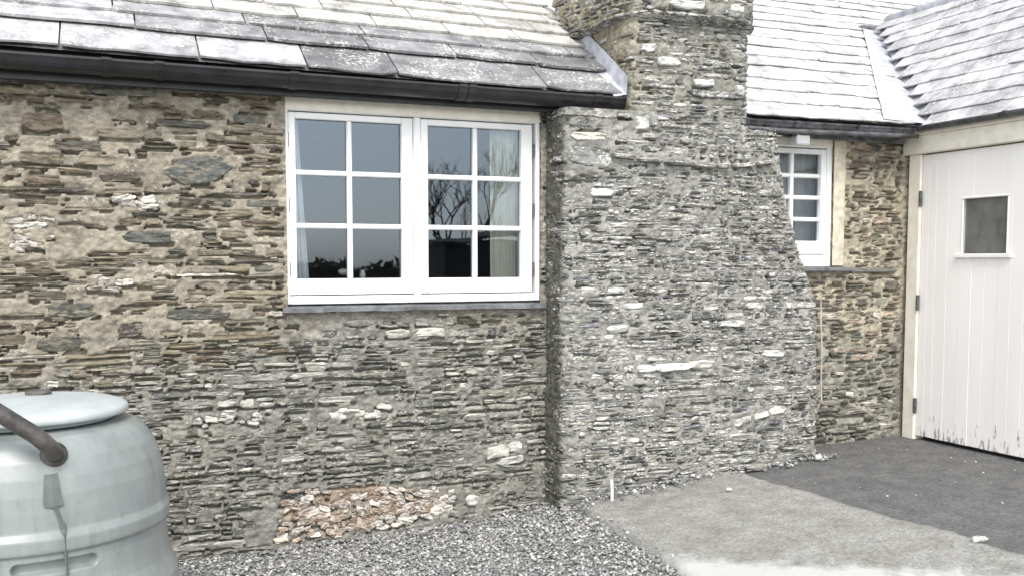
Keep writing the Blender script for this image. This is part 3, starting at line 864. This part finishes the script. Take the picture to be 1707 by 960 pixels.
# ================================================================ GARAGE
garage = thing('garage', 'garage with white boarded door, small square window and slate roof meeting the cottage', 'garage', (5.6, -1.3, 0.3))
XG = 4.9
tG = atan2(0.94, 1.0)
OG = np.array([4.835, 0.0, 2.315]); RG = np.array([0, -1.0, 0]); UG = np.array([cos(tG), 0, sin(tG)]); NG = np.array([-sin(tG), 0, cos(tG)])
def PG(r, s, n=0.0): return OG + RG * r + UG * s + NG * n
SR = (6.03 - 4.835) / cos(tG)
ridgez = OG[2] + SR * sin(tG)
roofG = roof_sheet('slate_roof', [PG(0.15, 0.02, -0.012), PG(2.9, 0.02, -0.012), PG(2.9, SR, -0.012), PG(-1.58, SR, -0.012)], garage, (0.4, 0.4, 0.41))
random.seed(31)
s0 = -0.02; nG = 0
while s0 < SR - 0.05:
    ex = random.uniform(0.125, 0.155); s1 = min(s0 + ex, SR)
    rv = 0.16 - (s0 + 0.06) / SR * 1.76           # where the valley cuts this course
    r = rv + 0.08 * (1 - s0 / SR) + 0.02 * s0 / SR + random.uniform(-0.012, 0.012)
    first = True
    while r < 2.85:
        ww = random.uniform(0.2, 0.36); r1 = min(r + ww, 2.88)
        g = random.uniform(0.42, 0.54)
        V, F = slate_piece(OG, RG, UG, NG, r + 0.002, r1 - 0.002, s0 + random.uniform(-0.008, 0.008), min(s1 + 0.08, SR + 0.01), 0.008, 0.010 + random.uniform(0, 0.006), ragged=0.006, nseg=4)
        MB().add(V, F, (g, g * 0.995, g * 1.005)).build('slate', M['slate'], roofG, origin=np.mean(V, 0)); nG += 1
        r = r1
    s0 = s1
print('G slates', nG)
MB().tube([(6.035, 1.45, ridgez + 0.0), (6.035, 0.0, ridgez), (6.035, -2.9, ridgez)], 0.045, 8).build('ridge_tile', M['lead'], roofG, smooth=True)
roof_sheet('rear_slope', [(6.04, 1.58, ridgez - 0.01), (6.04, -2.9, ridgez - 0.01), (7.5, -2.9, 2.1), (7.5, 1.58, 2.1)], garage, (0.4, 0.4, 0.4))
MB().bbox((4.86, -2.75, 2.146), (4.98, 0.015, 2.262), 0.006).build('lintel', M['cream'], garage)
MB().bbox((4.845, -2.75, 2.262), (4.98, -0.07, 2.292), 0.004).build('fascia_board', M['cream'], garage)
half_round(-0.16, -2.8, 4.815, 2.308, 0.028, axis=1).build('gutter', M['gutter_old'], garage)
MB().bbox((4.885, -0.122, 0.285), (4.985, -0.018, 2.146), 0.006).build('door_post', M['cream'], garage)
MB().bbox((4.885, -2.75, 0.30), (4.985, -2.62, 2.146), 0.006).build('door_post', M['cream'], garage)
MB().box((4.99, -2.75, 0.2), (7.45, -2.65, 2.4)).box((7.35, -2.65, 0.2), (7.45, 1.6, 2.2)).build('wall', M['mortar'], garage)
MB().box((4.99, -2.62, 0.2), (5.02, -0.02, 2.2)).build('door_backing', M['dark_room'], garage)

dr = MB(); dr.bbox((4.925, -2.61, 0.42), (4.938, -0.132, 0.52), 0.003); dr.bbox((4.925, -2.61, 1.95), (4.938, -0.132, 2.05), 0.003)
door = dr.build('door', M['door'], garage)
wy0, wy1, wz0, wz1 = -0.787, -0.465, 1.503, 1.838
y = -0.126; random.seed(8)
while y > -2.60:
    ww = 0.062 if y > -0.2 else random.choice((0.094, 0.098, 0.096))
    y1 = max(y - ww, -2.615)
    zb = 0.318 + 0.004 * random.random() + (0.035 if random.random() < 0.0 else 0)
    lo, hi = y1 + 0.0007, y - 0.0007
    xo = random.uniform(0, 0.0015)
    cuts = [(zb, 2.138)]
    if lo < wy1 and hi > wy0: cuts = [(zb, wz0), (wz1, 2.138)]
    for (za, zb_) in cuts:
        MB().bbox((4.900 + xo, lo, za), (4.922, hi, zb_), 0.0016).build('board', M['door'], door)
    if len(cuts) > 1:                               # slivers of board left beside the opening
        for (p, q) in ((lo, wy0 - 0.0), (wy1 + 0.0, hi)):
            if q - p > 0.006: MB().bbox((4.900 + xo, p, wz0), (4.922, q, wz1), 0.002).build('board', M['door'], door)
    y = y1
dw = MB()
for (a, b) in (((4.895, wy0 - 0.018, wz1), (4.93, wy1 + 0.018, wz1 + 0.014)), ((4.897, wy0 - 0.014, wz0), (4.93, wy0, wz1)), ((4.897, wy1, wz0), (4.93, wy1 + 0.014, wz1)), ((4.880, wy0 - 0.045, wz0 - 0.026), (4.93, wy1 + 0.045, wz0))):
    dw.bbox(a, b, 0.004)
dwin = dw.build('door_window', M['door'], door)
def door_glass():
    m, n, b = new_mat('dusty_glass')
    v = pos_map(n, 1, 1, 0.6)
    n.links.new(mixc(n, (0.10, 0.10, 0.095), (0.17, 0.17, 0.16), ramp(n, noise(n, v, 9, 5), [(0.35, 0.0), (0.65, 1.0)])), b.inputs['Base Color'])
    b.inputs['Roughness'].default_value = 0.25
    return m
MB().add([(4.918, wy0, wz0), (4.918, wy1, wz0), (4.918, wy1, wz1), (4.918, wy0, wz1)], [(0, 1, 2, 3)]).build('pane', door_glass(), garage)
for zc in (1.86, 1.19, 0.515):
    MB().bbox((4.876, -0.140, zc - 0.05), (4.893, -0.116, zc + 0.05), 0.004).build('hinge', M['iron'], garage)

# ================================================================ GROUND
def sheet(name, xs, ys, zf, mat, mask=None, smooth=True):
    X, Y = np.meshgrid(xs, ys, indexing='ij')
    Z = zf(X, Y)
    ok = np.ones(X.shape, bool) if mask is None else mask(X, Y)
    idx = -np.ones(X.shape, np.int64); idx[ok] = np.arange(ok.sum())
    q = np.stack([idx[:-1, :-1], idx[1:, :-1], idx[1:, 1:], idx[:-1, 1:]], -1).reshape(-1, 4); q = q[(q >= 0).all(1)]
    P = np.stack([X, Y, Z], -1)[ok]
    return struct(fast_mesh(name, P, q, np.full((len(P), 3), 0.3), mat, None, smooth))

def ground_mat(name, c1, c2, c3, scale, spot=0.68, bmp=0.5, spotc=(0.5, 0.49, 0.46)):
    m, n, b = new_mat(name)
    v = pos_map(n, 1, 1, 1)
    f1 = noise(n, v, scale * 0.12, 6, 0.7); f2 = noise(n, v, scale, 5, 0.75); f3 = noise(n, v, scale * 3.2, 3, 0.7)
    c = mixc(n, c1, c2, ramp(n, f1, [(0.36, 0.0), (0.64, 1.0)]))
    c = mixc(n, c, ramp(n, f2, [(0.3, 0.55), (0.7, 1.4)]), 1.0, 'MULTIPLY')
    c = mixc(n, c, c3, ramp(n, f3, [(0.37, 0.8), (0.45, 0.0)]))
    c = mixc(n, c, spotc, ramp(n, f3, [(spot, 0.0), (spot + 0.05, 0.8)]))
    n.links.new(c, b.inputs['Base Color'])
    b.inputs['Roughness'].default_value = 0.9
    b.inputs['Specular IOR Level'].default_value = 0.25
    bump(n, b, f2, bmp, 0.01)
    return m
M['yard'] = ground_mat('yard_grit', (0.20, 0.198, 0.185), (0.30, 0.295, 0.275), (0.08, 0.08, 0.08), 26)
M['tarmac'] = ground_mat('tarmac', (0.115, 0.115, 0.115), (0.175, 0.172, 0.166), (0.05, 0.05, 0.05), 60, 0.66, 0.8, (0.28, 0.28, 0.27))
def pale_band(m):
    # pale band put into the concrete colour, diagonally across the path's outer end
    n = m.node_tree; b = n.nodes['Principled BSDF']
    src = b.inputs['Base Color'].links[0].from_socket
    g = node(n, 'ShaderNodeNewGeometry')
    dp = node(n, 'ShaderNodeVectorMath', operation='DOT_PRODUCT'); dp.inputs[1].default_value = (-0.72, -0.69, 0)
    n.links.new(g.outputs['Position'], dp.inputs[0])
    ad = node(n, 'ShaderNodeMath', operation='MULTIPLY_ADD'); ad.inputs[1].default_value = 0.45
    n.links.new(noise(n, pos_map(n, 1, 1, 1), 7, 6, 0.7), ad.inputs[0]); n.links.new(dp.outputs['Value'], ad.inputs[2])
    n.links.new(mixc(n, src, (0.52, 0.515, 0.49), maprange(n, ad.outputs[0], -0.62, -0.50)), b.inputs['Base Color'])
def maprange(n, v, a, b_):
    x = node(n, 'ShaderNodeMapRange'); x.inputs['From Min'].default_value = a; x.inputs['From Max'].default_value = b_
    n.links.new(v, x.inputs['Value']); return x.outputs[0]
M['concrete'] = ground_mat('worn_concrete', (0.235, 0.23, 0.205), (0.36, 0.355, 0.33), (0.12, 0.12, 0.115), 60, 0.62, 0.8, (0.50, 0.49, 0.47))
pale_band(M['concrete'])

far = np.r_[-600, -250, -100, -50, -25, -12, np.arange(-6, 8.01, 0.25), 12, 25, 50, 100, 250, 600]
fary = np.r_[-600, -250, -100, -50, -25, -12, np.arange(-6.5, 1.01, 0.25), 3, 8, 20, 60, 250, 600]
sheet('ground', far, fary, lambda X, Y: ground(X) - 0.012, M['yard'])
xs = np.r_[np.arange(3.40, 5.05, 0.04)]
sheet('tarmac', xs, np.r_[np.arange(-7, -0.0, 0.08), 0.0, 0.02], lambda X, Y: ground(X) + 0.004 + 0.006 * (fbm(X * 4, Y * 4, 1, 2) - 0.5), M['tarmac'])

# concrete path running out from the chimney breast
cm = MB()
def slab_edge_l(y): return 2.36 + 0.05 * (y + 0.4) + 0.02 * (float(vnoise(y * 7, 3)) - 0.5) + 0.012 * (float(vnoise(y * 25, 5)) - 0.5)
def slab_edge_r(y): return 3.405 - 0.075 * (y + 0.32) + 0.025 * (float(vnoise(y * 5, 8)) - 0.5) + 0.018 * (float(vnoise(y * 23, 6)) - 0.5)
V = []; ny, nx = 170, 44
for i in range(ny):
    y = -0.20 - 6.0 * (i / (ny - 1)) ** 1.25
    xl, xr = slab_edge_l(y), slab_edge_r(y)
    for j in range(nx):
        t = j / (nx - 1); x = xl + (xr - xl) * t
        zt = float(ground(x)) + 0.024 + 0.010 * (float(vnoise(x * 4, y * 4, 2)) - 0.5)
        if j in (0, nx - 1): zt -= 0.06
        elif j in (1, nx - 2): zt -= 0.006
        V.append((x if j not in (1, nx - 2) else (xl + 0.012 if j == 1 else xr - 0.012), y, zt))
cm.grid(V, ny, nx)
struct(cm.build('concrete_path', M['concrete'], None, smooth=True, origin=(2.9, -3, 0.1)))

# loose slate chippings
def chips(name, n, xr, yr, size, pal, mask, lift=0.0, seed=1):
    rg = np.random.default_rng(seed)
    base = np.array([(-1, -1, -1), (1, -1, -1), (1, 1, -1), (-1, 1, -1), (-1, -1, 1), (1, -1, 1), (1, 1, 1), (-1, 1, 1)], float) * 0.5
    fc = np.array([(0, 3, 2, 1), (4, 5, 6, 7), (0, 1, 5, 4), (1, 2, 6, 5), (2, 3, 7, 6), (3, 0, 4, 7)])
    x = rg.uniform(*xr, n); y = rg.uniform(*yr, n)
    ok = mask(x, y); x, y = x[ok], y[ok]; n = len(x)
    s = np.exp(rg.uniform(np.log(size[0]), np.log(size[1]), n))
    B = base[None] * np.stack([s, s * rg.uniform(0.5, 0.9, n), s * rg.uniform(0.2, 0.5, n)], -1)[:, None]
    B = B * rg.uniform(0.6, 1.15, B.shape)
    a, t, tb = rg.uniform(0, 2 * pi, n), rg.normal(0, 0.35, n), rg.normal(0, 0.35, n)
    X, Y, Z = B[..., 0], B[..., 1], B[..., 2]
    Z, X = Z * np.cos(t)[:, None] + X * np.sin(t)[:, None], X * np.cos(t)[:, None] - Z * np.sin(t)[:, None]
    Z, Y = Z * np.cos(tb)[:, None] + Y * np.sin(tb)[:, None], Y * np.cos(tb)[:, None] - Z * np.sin(tb)[:, None]
    X, Y = X * np.cos(a)[:, None] - Y * np.sin(a)[:, None], X * np.sin(a)[:, None] + Y * np.cos(a)[:, None]
    heap = 0.008 * np.exp(-((y + 0.0) / 0.10) ** 2)
    lift = lift + np.where((x > 2.35) & (x < 3.45) & (y < -0.25), 0.026, 0.0)
    P = np.stack([X + x[:, None], Y + y[:, None], Z + (ground(x) + heap + lift + rg.uniform(-0.004, 0.008, n))[:, None]], -1).reshape(-1, 3)
    Q = (fc[None] + 8 * np.arange(n)[:, None, None]).reshape(-1, 4)
    col = np.array(pal)[rg.integers(0, len(pal), n)] * rg.uniform(0.8, 1.4, n)[:, None]
    o = fast_mesh(name, P, Q, np.repeat(col, 8, 0), M['chip'], None, smooth=False)
    o['kind'] = 'stuff'
    return o
M['chip'] = tint_mat('slate_chipping', 1, 1, 1, 0.7, 1.25, rough=0.75, bmp=0.2, scale=30)
gp = [(0.23, 0.23, 0.232), (0.28, 0.28, 0.275), (0.36, 0.355, 0.35), (0.19, 0.19, 0.19), (0.26, 0.258, 0.25), (0.42, 0.415, 0.40), (0.32, 0.312, 0.295), (0.52, 0.51, 0.49), (0.25, 0.245, 0.225)]
g1 = chips('gravel', 30000, (-0.9, 2.55), (-1.7, 0.0), (0.007, 0.024), gp, lambda x, y: (x < 2.36 + 0.05 * (y + 0.4) + 0.03 * np.random.default_rng(8).exponential(1, len(x)) * (np.random.default_rng(9).random(len(x)) < 0.25)) | (y > -0.28) & (x < 2.3), seed=4)
tag(g1, 'loose grey slate chippings along the foot of the cottage wall', 'gravel')
g2 = chips('grit', 150, (3.3, 4.85), (-3.2, -0.06), (0.004, 0.016), [(0.2, 0.2, 0.19), (0.4, 0.4, 0.38), (0.6, 0.59, 0.56), (0.12, 0.12, 0.12)], lambda x, y: x > 3.44 - 0.075 * (y + 0.3), 0.008, seed=6)
tag(g2, 'scattered grit lying on the dark tarmac before the garage', 'grit')
g3 = chips('rubble_scatter', 900, (2.3, 4.1), (-0.40, -0.245), (0.008, 0.03), gp, lambda x, y: y > -0.26 - 0.16 * np.random.default_rng(2).random(len(x)) ** 3, 0.02, seed=9)
tag(g3, 'crumbled stone fragments along the foot of the chimney breast', 'rubble')

def loose_stone(name, p, s, col, label):
    m = MB(); k = 9
    V = []; 
    for (zz_, f_) in ((-0.3, 0.8), (0.15, 1.0), (0.6, 0.75)):
        for i in range(k):
            a = 2 * pi * i / k
            q = f_ * random.uniform(0.82, 1.12)
            V.append((p[0] + cos(a) * s[0] / 2 * q, p[1] + sin(a) * s[1] / 2 * q, p[2] + zz_ * s[2]))
    V.append((p[0], p[1], p[2] + 0.7 * s[2]))
    F = [(r * k + i, r * k + (i + 1) % k, (r + 1) * k + (i + 1) % k, (r + 1) * k + i) for r in (0, 1) for i in range(k)] + [(2 * k + i, 2 * k + (i + 1) % k, 3 * k) for i in range(k)]
    return tag(m.add(V, F, col).build(name, M['stone'], None), label, 'stone')
loose_stone('loose_stone', (3.95, -0.32, 0.275), (0.05, 0.04, 0.03), (0.75, 0.74, 0.71), 'small white stone at the outer corner of the chimney breast')
loose_stone('loose_stone', (3.12, -0.60, 0.215), (0.035, 0.03, 0.012), (0.72, 0.71, 0.68), 'tiny white stone lying on the concrete path')
loose_stone('loose_stone', (3.52, -0.305, 0.245), (0.16, 0.06, 0.035), (0.26, 0.25, 0.22), 'flat grey stone where tarmac and concrete path meet the chimney breast')
loose_stone('loose_stone', (3.50, -1.93, 0.245), (0.09, 0.05, 0.02), (0.66, 0.65, 0.62), 'pale flat stone on the tarmac edge beside the concrete path')

# ================================================================ TANK
TC = np.array([-0.29, -1.10]); TR = np.array([0.997, 0.072]); TT = np.array([0.072, -0.997])
tank = thing('plastic_tank', 'pale green rounded plastic tank with flat round lid at the bottom left', 'tank', (TC[0], TC[1], -0.06))
prof = [(0.0, 0.885), (0.20, 0.883), (0.325, 0.878), (0.375, 0.868), (0.405, 0.846), (0.435, 0.80), (0.458, 0.745), (0.470, 0.69), (0.476, 0.63), (0.479, 0.575), (0.487, 0.560), (0.491, 0.552), (0.490, 0.515), (0.488, 0.505), (0.480, 0.499),
        (0.478, 0.470), (0.480, 0.43), (0.482, 0.40), (0.487, 0.37), (0.500, 0.335), (0.515, 0.30), (0.52, 0.15), (0.52, -0.05)]
pr = np.array(prof)
zz = np.unique(np.r_[np.linspace(-0.05, 0.89, 90), pr[:, 1]])[::-1]
def tank_r(z): return np.interp(z, pr[::-1, 1], pr[::-1, 0])
na = 200
V = []
def slot(a, z):
    # hand hold pressed into the wall: capsule about 0.27 m wide, seen at the front
    l = a * 0.48
    dx = max(0, abs(l - 0.075) - 0.115); d = sqrt(dx * dx + (z - 0.455) ** 2)
    return float(smooth01((0.024 - d) / 0.010))
a_cut = np.linspace(-pi, pi, na, endpoint=False)
a_cut = np.unique(np.r_[a_cut, np.linspace(-0.3, 0.55, 130)])
na = len(a_cut)
zz = np.unique(np.r_[zz, np.linspace(0.42, 0.49, 36)])[::-1]
for z_ in zz:
    for a in a_cut:
        r = float(tank_r(z_)) - (0.028 * slot(a, z_) if 0.41 < z_ < 0.5 else 0)
        d = TR * sin(a) + TT * cos(a)
        V.append((*(TC + d * r), z_))
tm = MB()
nz = len(zz)
F = [(i * na + j, i * na + (j + 1) % na, (i + 1) * na + (j + 1) % na, (i + 1) * na + j) for i in range(nz - 1) for j in range(na)]
F.append(tuple(range(na)))
tm.add(V, F)
def tank_mat():
    m, n, b = new_mat('tank_plastic')
    v = pos_map(n, 1, 1, 0.4)
    f = noise(n, v, 6, 6, 0.65); f2 = noise(n, v, 40, 4, 0.7)
    c = mixc(n, (0.205, 0.225, 0.218), (0.265, 0.288, 0.282), ramp(n, f, [(0.33, 0.0), (0.62, 1.0)]))
    c = mixc(n, c, (0.13, 0.14, 0.115), ramp(n, f2, [(0.60, 0.0), (0.75, 0.6)]))
    f3 = noise(n, pos_map(n, 1, 1, 0.12), 16, 6, 0.7)
    c = mixc(n, c, (0.16, 0.17, 0.145), ramp(n, f3, [(0.50, 0.0), (0.75, 0.75)]))
    n.links.new(c, b.inputs['Base Color'])
    b.inputs['Roughness'].default_value = 0.33
    bump(n, b, f2, 0.06, 0.003)
    return m
M['tank'] = tank_mat()
tm.build('body', M['tank'], tank, smooth=True)
lidp = [(0.0, 0.962), (0.12, 0.957), (0.24, 0.953), (0.31, 0.945), (0.342, 0.934), (0.350, 0.926), (0.351, 0.910), (0.346, 0.904), (0.31, 0.903), (0.30, 0.885)]
V = []; k = 96
for (r, z_) in lidp:
    for a in range(k): V.append((TC[0] + r * cos(2 * pi * a / k), TC[1] + r * sin(2 * pi * a / k), z_))
lid = MB(); lid.add(V, [(i * k + j, i * k + (j + 1) % k, (i + 1) * k + (j + 1) % k, (i + 1) * k + j) for i in range(len(lidp) - 1) for j in range(k)])
M['lid'] = plain_mat('lid_plastic', (0.44, 0.475, 0.475), 0.4, 0.07, 7)
lido = lid.build('lid', M['lid'], tank, smooth=True)
kx, ky = TC + TR * 0.045 + TT * -0.13
kn = MB(); V = []
for (r, z_) in ((0.045, 0.950), (0.047, 0.966), (0.040, 0.972), (0.0, 0.973)):
    for a in range(20): V.append((kx + r * cos(2 * pi * a / 20), ky + r * sin(2 * pi * a / 20), z_))
kn.add(V, [(i * 20 + j, i * 20 + (j + 1) % 20, (i + 1) * 20 + (j + 1) % 20, (i + 1) * 20 + j) for i in range(3) for j in range(20)])
kn.build('vent_cap', M['iron'], lido, smooth=False)

def tank_front(l, z, off=0.0):
    r = float(tank_r(z)); q = TC + TR * l + TT * (sqrt(max(r * r - l * l, 0)) + off)
    return np.array([q[0], q[1], z])
M['pipe'] = plain_mat('old_pipe', (0.075, 0.068, 0.062), 0.45, 0.35, 16, bmp=0.3)
p0 = tank_front(0.080, 0.808, -0.05)
pts = [p0, p0 + np.array([0.006, -0.06, 0.015]), p0 + np.array([0.004, -0.095, 0.030]), p0 + np.array([-0.014, -0.115, 0.058]), p0 + np.array([-0.045, -0.118, 0.090])]
for t in np.linspace(0.08, 1.3, 10): pts.append(pts[4] + np.array([-0.80 * t, -0.02 * t, 0.62 * t]))
sp = MB().tube(pts, 0.028, 18)
pipe = sp.build('drainpipe', M['pipe'], None, smooth=True, origin=p0)
tag(pipe, 'dark old pipe sloping down into the shoulder of the pale green tank', 'pipe')
MB().tube([p0 + np.array([-0.002, -0.005, 0.0]), p0 + np.array([0.003, -0.050, 0.012]), p0 + np.array([0.004, -0.062, 0.016])], [0.046, 0.043, 0.036], 20).build('collar', M['pipe'], pipe, smooth=True)

# grey strip and cord hanging below the pipe
rb = MB(); V = []
pth = [(0.068, 0.762, 0.020), (0.069, 0.72, 0.024), (0.072, 0.665, 0.030), (0.074, 0.658, 0.029), (0.079, 0.652, 0.007), (0.090, 0.615, 0.0055), (0.097, 0.595, 0.010), (0.101, 0.575, 0.009), (0.103, 0.565, 0.0045), (0.105, 0.50, 0.0045), (0.106, 0.45, 0.0045), (0.108, 0.40, 0.0045), (0.112, 0.33, 0.0045), (0.114, 0.2, 0.0045)]
for (l, z_, hw) in pth:
    V += [tank_front(l - hw, z_, 0.006), tank_front(l, z_, 0.010), tank_front(l + hw, z_, 0.006)]
rb.grid(V, len(pth), 3)
M['strap'] = plain_mat('grey_strap', (0.11, 0.125, 0.122), 0.8, 0.1, 30)
tag(rb.build('strap', M['strap'], None), 'thin grey strap hanging down the front of the tank below the pipe', 'strap')

# ================================================================ SMALL THINGS
M['curtain'] = plain_mat('curtain', (0.66, 0.70, 0.74), 0.9, 0.06, 6)
M['curtain2'] = plain_mat('lining', (0.56, 0.56, 0.49), 0.9, 0.08, 6)
def curtain(label, x0, x1, z0, z1, y, mat, fold, taper=0.0):
    m = MB(); V = []; nu, nv = 40, 14
    for i in range(nu):
        for j in range(nv):
            t = i / (nu - 1); zt = j / (nv - 1)
            xx = x0 + (x1 - x0 + taper * zt) * t
            V.append((xx, y + fold * sin(t * 5 * 2 * pi + zt), z0 + (z1 - z0) * zt))
    m.grid(V, nu, nv)
    return tag(m.build('curtain', mat, None, smooth=True), label, 'curtain')
curtain('pale blue white curtain at the left edge of the casement window', 0.862, 0.985, 1.30, 2.24, 0.125, M['curtain'], 0.010, -0.055)
curtain('greenish cream curtain at the right edge of the casement window', 2.00, 2.20, 1.30, 2.24, 0.125, M['curtain2'], 0.008)
curtain('pale net curtain behind the narrow window beside the garage', 3.9, 4.28, 1.5, 2.2, 0.16, plain_mat('net', (0.34, 0.34, 0.33), 0.9, 0.1, 6), 0.01)

def lathe(prof, c, k=16):
    m = MB(); V = []
    for (r, z_) in prof:
        for a in range(k): V.append((c[0] + r * cos(2 * pi * a / k), c[1] + r * sin(2 * pi * a / k), c[2] + z_))
    return m.add(V, [(i * k + j, i * k + (j + 1) % k, (i + 1) * k + (j + 1) % k, (i + 1) * k + j) for i in range(len(prof) - 1) for j in range(k)])
tag(lathe([(0.0, 0.0), (0.018, 0.0), (0.028, 0.012), (0.030, 0.022), (0.018, 0.032), (0.0, 0.036)], (1.17, 0.16, 1.385)).build('ornament', M['white_plastic'], None, smooth=True), 'small white domed ornament behind the lowest left glass of the casement', 'ornament')
tag(lathe([(0.0, 0.0), (0.014, 0.0), (0.018, 0.02), (0.012, 0.038), (0.015, 0.046), (0.0, 0.046)], (1.275, 0.16, 1.365)).build('ornament', M['white_plastic'], None, smooth=True), 'small white upright ornament just right of the left glazing bar', 'ornament')
add_shelf = MB().bbox((0.87, 0.10, 1.335), (2.24, 0.30, 1.362), 0.004).build('window_board', M['dark_room'], cottage)

jb = MB().bbox((3.895, -0.135, 2.165), (3.995, -0.06, 2.222), 0.008).build('junction_box', M['white_plastic'], None)
tag(jb, 'small white box fixed below the gutter over the narrow window', 'box')
MB().bbox((3.905, -0.128, 2.222), (3.915, -0.07, 2.262), 0.002).build('strap', M['white_plastic'], jb)

cb = MB().tube([(4.062 - 0.02 * t, -0.205 + 0.004 * sin(t * 9), 0.60 + 0.62 * t) for t in np.linspace(0, 1, 14)], 0.005, 6).build('cable', plain_mat('dirty_white_cable', (0.42, 0.41, 0.38), 0.6, 0.2, 20), None)
tag(cb, 'thin white cable running down the right corner of the chimney breast', 'cable')
stk = MB().tube([(2.556, -0.305, 0.10), (2.556, -0.303, 0.20), (2.554, -0.300, 0.255)], 0.0085, 8).build('stake', M['white_plastic'], None)
tag(stk, 'short thin white stake standing against the foot of the chimney breast', 'stake')

# ================================================================ ACROSS THE YARD (seen in the window glass)
M['dark_wood'] = plain_mat('tarred_boards', (0.030, 0.030, 0.030), 0.9, 0.3, 5)
M['bark'] = plain_mat('bark', (0.06, 0.05, 0.042), 0.9, 0.3, 8)
M['hedge'] = plain_mat('hedge_leaf', (0.035, 0.045, 0.025), 0.9, 0.35, 3)
shed = thing('shed', 'dark boarded shed across the yard mirrored in the right casement', 'shed', (8.0, -17, 0.3))
MB().box((6.95, -18.5, 0.2), (9.6, -16.0, 1.93)).build('wall', M['dark_wood'], shed)
rf = MB(); rf.add([(6.9, -15.85, 1.90), (9.8, -15.85, 2.08), (9.8, -18.6, 2.2), (6.9, -18.6, 1.98), (6.9, -15.85, 1.95), (9.8, -15.85, 2.13), (9.8, -18.6, 2.25), (6.9, -18.6, 2.03)], [(0, 1, 2, 3), (4, 5, 6, 7), (0, 1, 5, 4), (1, 2, 6, 5), (2, 3, 7, 6), (3, 0, 4, 7)])
rf.build('roof', M['dark_wood'], shed)
hedge = MB(); rg = np.random.default_rng(5)
nL = 5000
hx = rg.uniform(-14, 16, nL); hh = 1.12 + 0.25 * fbm(hx * 0.5, hx * 0, 1, 3); hz = rg.uniform(0, 1, nL) ** 0.7 * hh + 0.1; hy = -31 + rg.uniform(-0.9, 0.9, nL)
V = []; 
for i in range(nL):
    d = rg.normal(0, 1, (3, 3)); V.append(np.array([hx[i], hy[i], hz[i] - 0.05]) + d * 0.16)
hv = np.concatenate(V)
hedge.add(hv, [(3 * i, 3 * i + 1, 3 * i + 2) for i in range(nL)])
hedge.box((-14, -31.5, -0.1), (16, -30.5, 1.2))
tag(hedge.build('hedge', M['hedge'], None, recalc=False), 'long dark hedge across the yard mirrored low in the left casement', 'hedge')

tree = thing('bare_tree', 'bare winter tree behind the shed mirrored in the right casement', 'tree', (8.6, -20, 0.3))
tk = MB(); br = MB(); random.seed(12)
def grow(m, p, d, L, r, depth):
    d = d / np.linalg.norm(d); n = 4
    pts = [p]
    for i in range(n):
        d = d + np.array([random.uniform(-.18, .18), random.uniform(-.18, .18), random.uniform(-.05, .16)]); d /= np.linalg.norm(d)
        pts.append(pts[-1] + d * L / n)
    m.tube(pts, np.linspace(r, r * 0.6, n + 1), 5 if depth < 3 else 3, cap=False)
    if depth >= 6: return
    for q in range(random.choice((2, 3)) if depth else 4):
        a = np.array([random.uniform(-1, 1), random.uniform(-1, 1), random.uniform(-.1, .8)])
        grow(br, pts[random.choice((2, 3, 4)) if q else 4], d * 0.7 + a * 0.9, L * random.uniform(0.66, 0.86), r * 0.64, depth + 1)
grow(tk, np.array([8.9, -20, 0.2]), np.array([0.03, 0, 1]), 1.3, 0.095, 0)
tk.build('trunk', M['bark'], tree, recalc=False); br.build('crown', M['bark'], tree, recalc=False)
